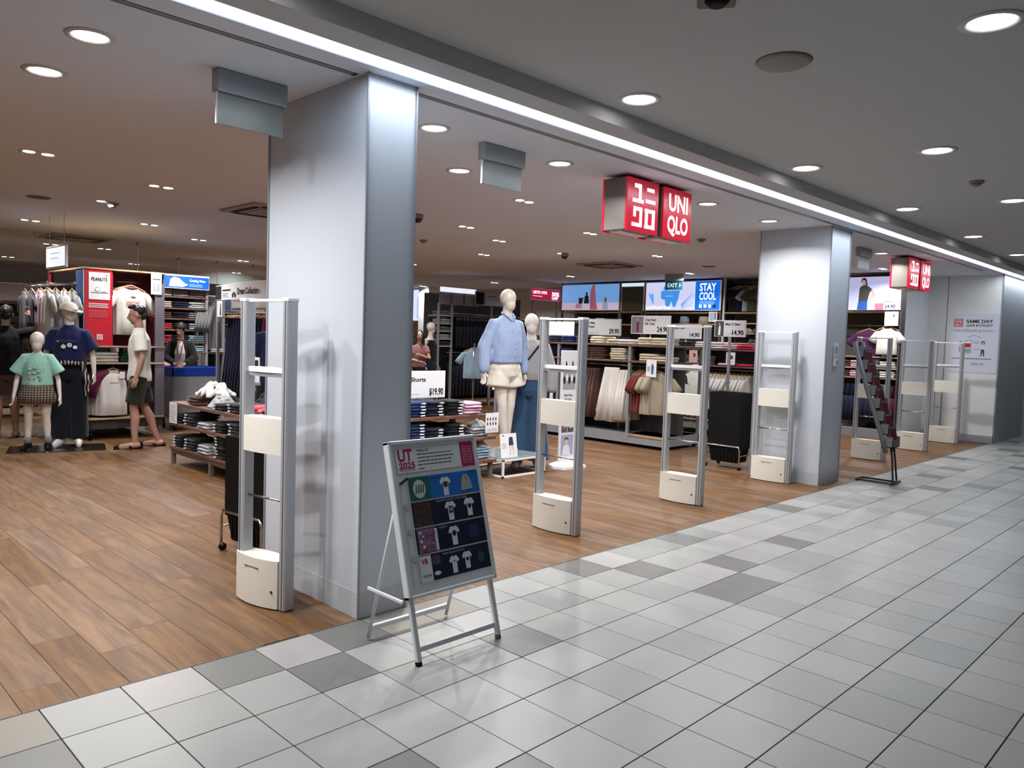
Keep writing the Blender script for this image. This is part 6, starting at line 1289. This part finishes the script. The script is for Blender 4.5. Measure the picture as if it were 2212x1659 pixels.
for k in range(4):
    o = garment((2.74-.03*k, 7.60+.05*k, 1.0), .06, gmesh('tee', .195, .68, .045, .01, 44), fW, 'hanging_shirt', 'white raglan top with maroon sleeves, %s in line below the red display' % ORD[k], 'raglan tops', k == 0)
    for s in (-1, 1): b = MB(); b.tube([(s*.06, -.004, -.10), (s*.14, 0, -.135), (s*.20, 0, -.20), (s*.25, 0, -.34), (s*.265, 0, -.44)], [.03, .06, .07, .062, .055], RG, 12, ry=[.038, .05, .052, .045, .04]); b.build('sleeve', o, label='maroon raglan sleeve')
    if k == 0:
        b = MB(); b.box((.06, -.06, -.19), (.13, -.055, -.10), PAPER); b.build('price_tag', o); P = Panel((-.05, -.048, -.30), (1, 0, 0), (0, 0, 1), .003); P.text('PEANUTS', .0, .04, .02, INK, 1, .02, .10); P.disc(.05, .0, .016, PG); P.build(o)
for yy, ms_, wh_, n2 in ((8.85, [fG], 'on the farthest side arm of the red display', 5), (8.50, [fN], 'on the second side arm of the red display', 5), (8.12, [fLP, fW], 'on the third side arm of the red display', 4), (7.82, [fW, fLG], 'on the nearest side arm of the red display', 4)):
    row((1.98, yy, 2.02), (2.36, yy, 2.02), n2, te, ms_, 'hanging_shirt', 't-shirt', wh_)
    MB().cyl((-.42, yy-7.55, 2.02), (0, yy-7.55, 2.02), .008, CHROME, 8).build('side_arm', Rd); MB().cyl((-.42, yy-7.55, 1.25), (0, yy-7.55, 1.25), .008, CHROME, 8).build('side_arm', Rd)
    row((1.98, yy, 1.25), (2.36, yy, 1.25), 4, te2, [fK, fN], 'hanging_shirt', 't-shirt', wh_.replace(' on the', ' low on the').replace('side arm', 'lower side arm'), False)
MB().cyl((.03, .38, 1.25), (.03, D, 1.25), .011, CHROME, 8).build('rail', Rd)
# lit square sign hanging from the ceiling, glass smoke screens
t = thing('hanging_sign', 'bright square information sign hanging over the mannequins', 'sign', (2.0, 7.76, 2.19), AY); MB().box((0, 0, 0), (.80, .03, .27), WHT, .003).build('frame', t); MB().box((.02, -.003, .02), (.78, 0, .25), L('signlit', 'dfe4f0', .9)).build('plate', t); P = Panel((0, -.004, 0), (1, 0, 0), (0, 0, 1), .001); P.lines(.2, .6, .19, 2, .06, .02, L('soft', 'b8bccb', .7)); P.build(t)
for x in (.1, .7): MB().cyl((x, .015, .27), (x, .015, HC-2.19), .004, CHROME, 6).build('wire', t)
def screen(x0, y0, x1, y1, label, n=3):
    t = thing('glass_screen', label, 'glass panel', (x0, y0, HC)); d = Vector((x1-x0, y1-y0, 0)); Lg = d.length; t.rotation_euler[2] = math.atan2(d.y, d.x)
    for i in range(n): MB().box((Lg*i/n+.004, -.004, -.45), (Lg*(i+1)/n-.004, .004, 0), GLASSM).build('glass_pane', t)
    MB().box((-.01, -.01, -.46), (.01, .01, 0), WHT).build('edge_strip', t); MB().box((Lg-.01, -.01, -.46), (Lg+.01, .01, 0), WHT).build('edge_strip', t)
    for i in range(n+1): MB().box((Lg*i/n-.015, -.012, -.05), (Lg*i/n+.015, .012, 0), ALUL).build('clamp', t)
screen(1.6, 9.6, 3.75, 9.6, 'glass smoke screen under the ceiling above the red display'); screen(5.2, 11.6, 8.2, 11.6, 'glass smoke screen further back behind the dress rack', 4)
# ------------------------------------------------------------------ far racks at the left and behind
for k, (x, y, W, ms, lb) in enumerate(((.9, 10.9, 1.9, [fCH, fG, fBR], 'dark rack of clothes at the left edge behind the shopper'), (5.4, 11.0, 1.6, [fG, fN, fCH], 'rack of grey clothes behind the dress rack'), (3.0, 13.5, 2.4, [fN, fW, fG], 'distant rack behind the red display'), (6.6, 13.2, 2.4, [fK, fLB, fW], 'distant rack in the middle of the back wall'))):
    r_ = unit('clothes_rack', lb, ((x, y, 0), 0), (W, .6, 1.85), (1.82, .2), posts=[(q, .03, 0, 1.85) for q in (0, W)], back=(.5, .1, 1.8, GREYD)); MB().cyl((.02, .25, 1.6), (W-.02, .25, 1.6), .011, CHROME, 8).build('rail', r_)
    row((x+.05, y+.25, 1.6), (x+W-.05, y+.25, 1.6), 10, gmesh('cardigan', .21, .95, .04, .25, 51), ms, 'hanging_shirt', 'coat', ['at the left edge', 'behind the dress rack', 'on the distant left rack', 'on the distant middle rack'][k])
    s_ = price_sign((x+.1, y+.05, 1.851), 0, W-.2, .28, ['white header with blue picture at the left edge', 'white header over the grey clothes rack', 'white header of the distant left rack', 'white header of the distant middle rack'][k], ['Linen Blend Shirt'], '39.90', pic=(mat('pic_sky', '5a7aa8', .5), .35, fN, 2.0))
unit('wall_shelf', 'white shelving along the back wall of the shop', ((-1, 17.3, 0), 0), (13.5, .5, 2.4), (2.3, 1.9, 1.5, 1.1, .7), posts=[(q*1.5, .03, 0, 2.4) for q in range(10)], back=(.45, 0, 2.4, GREY))
print('objects', len(COL.objects), 'tris', sum(len(m.polygons) for m in bpy.data.meshes))
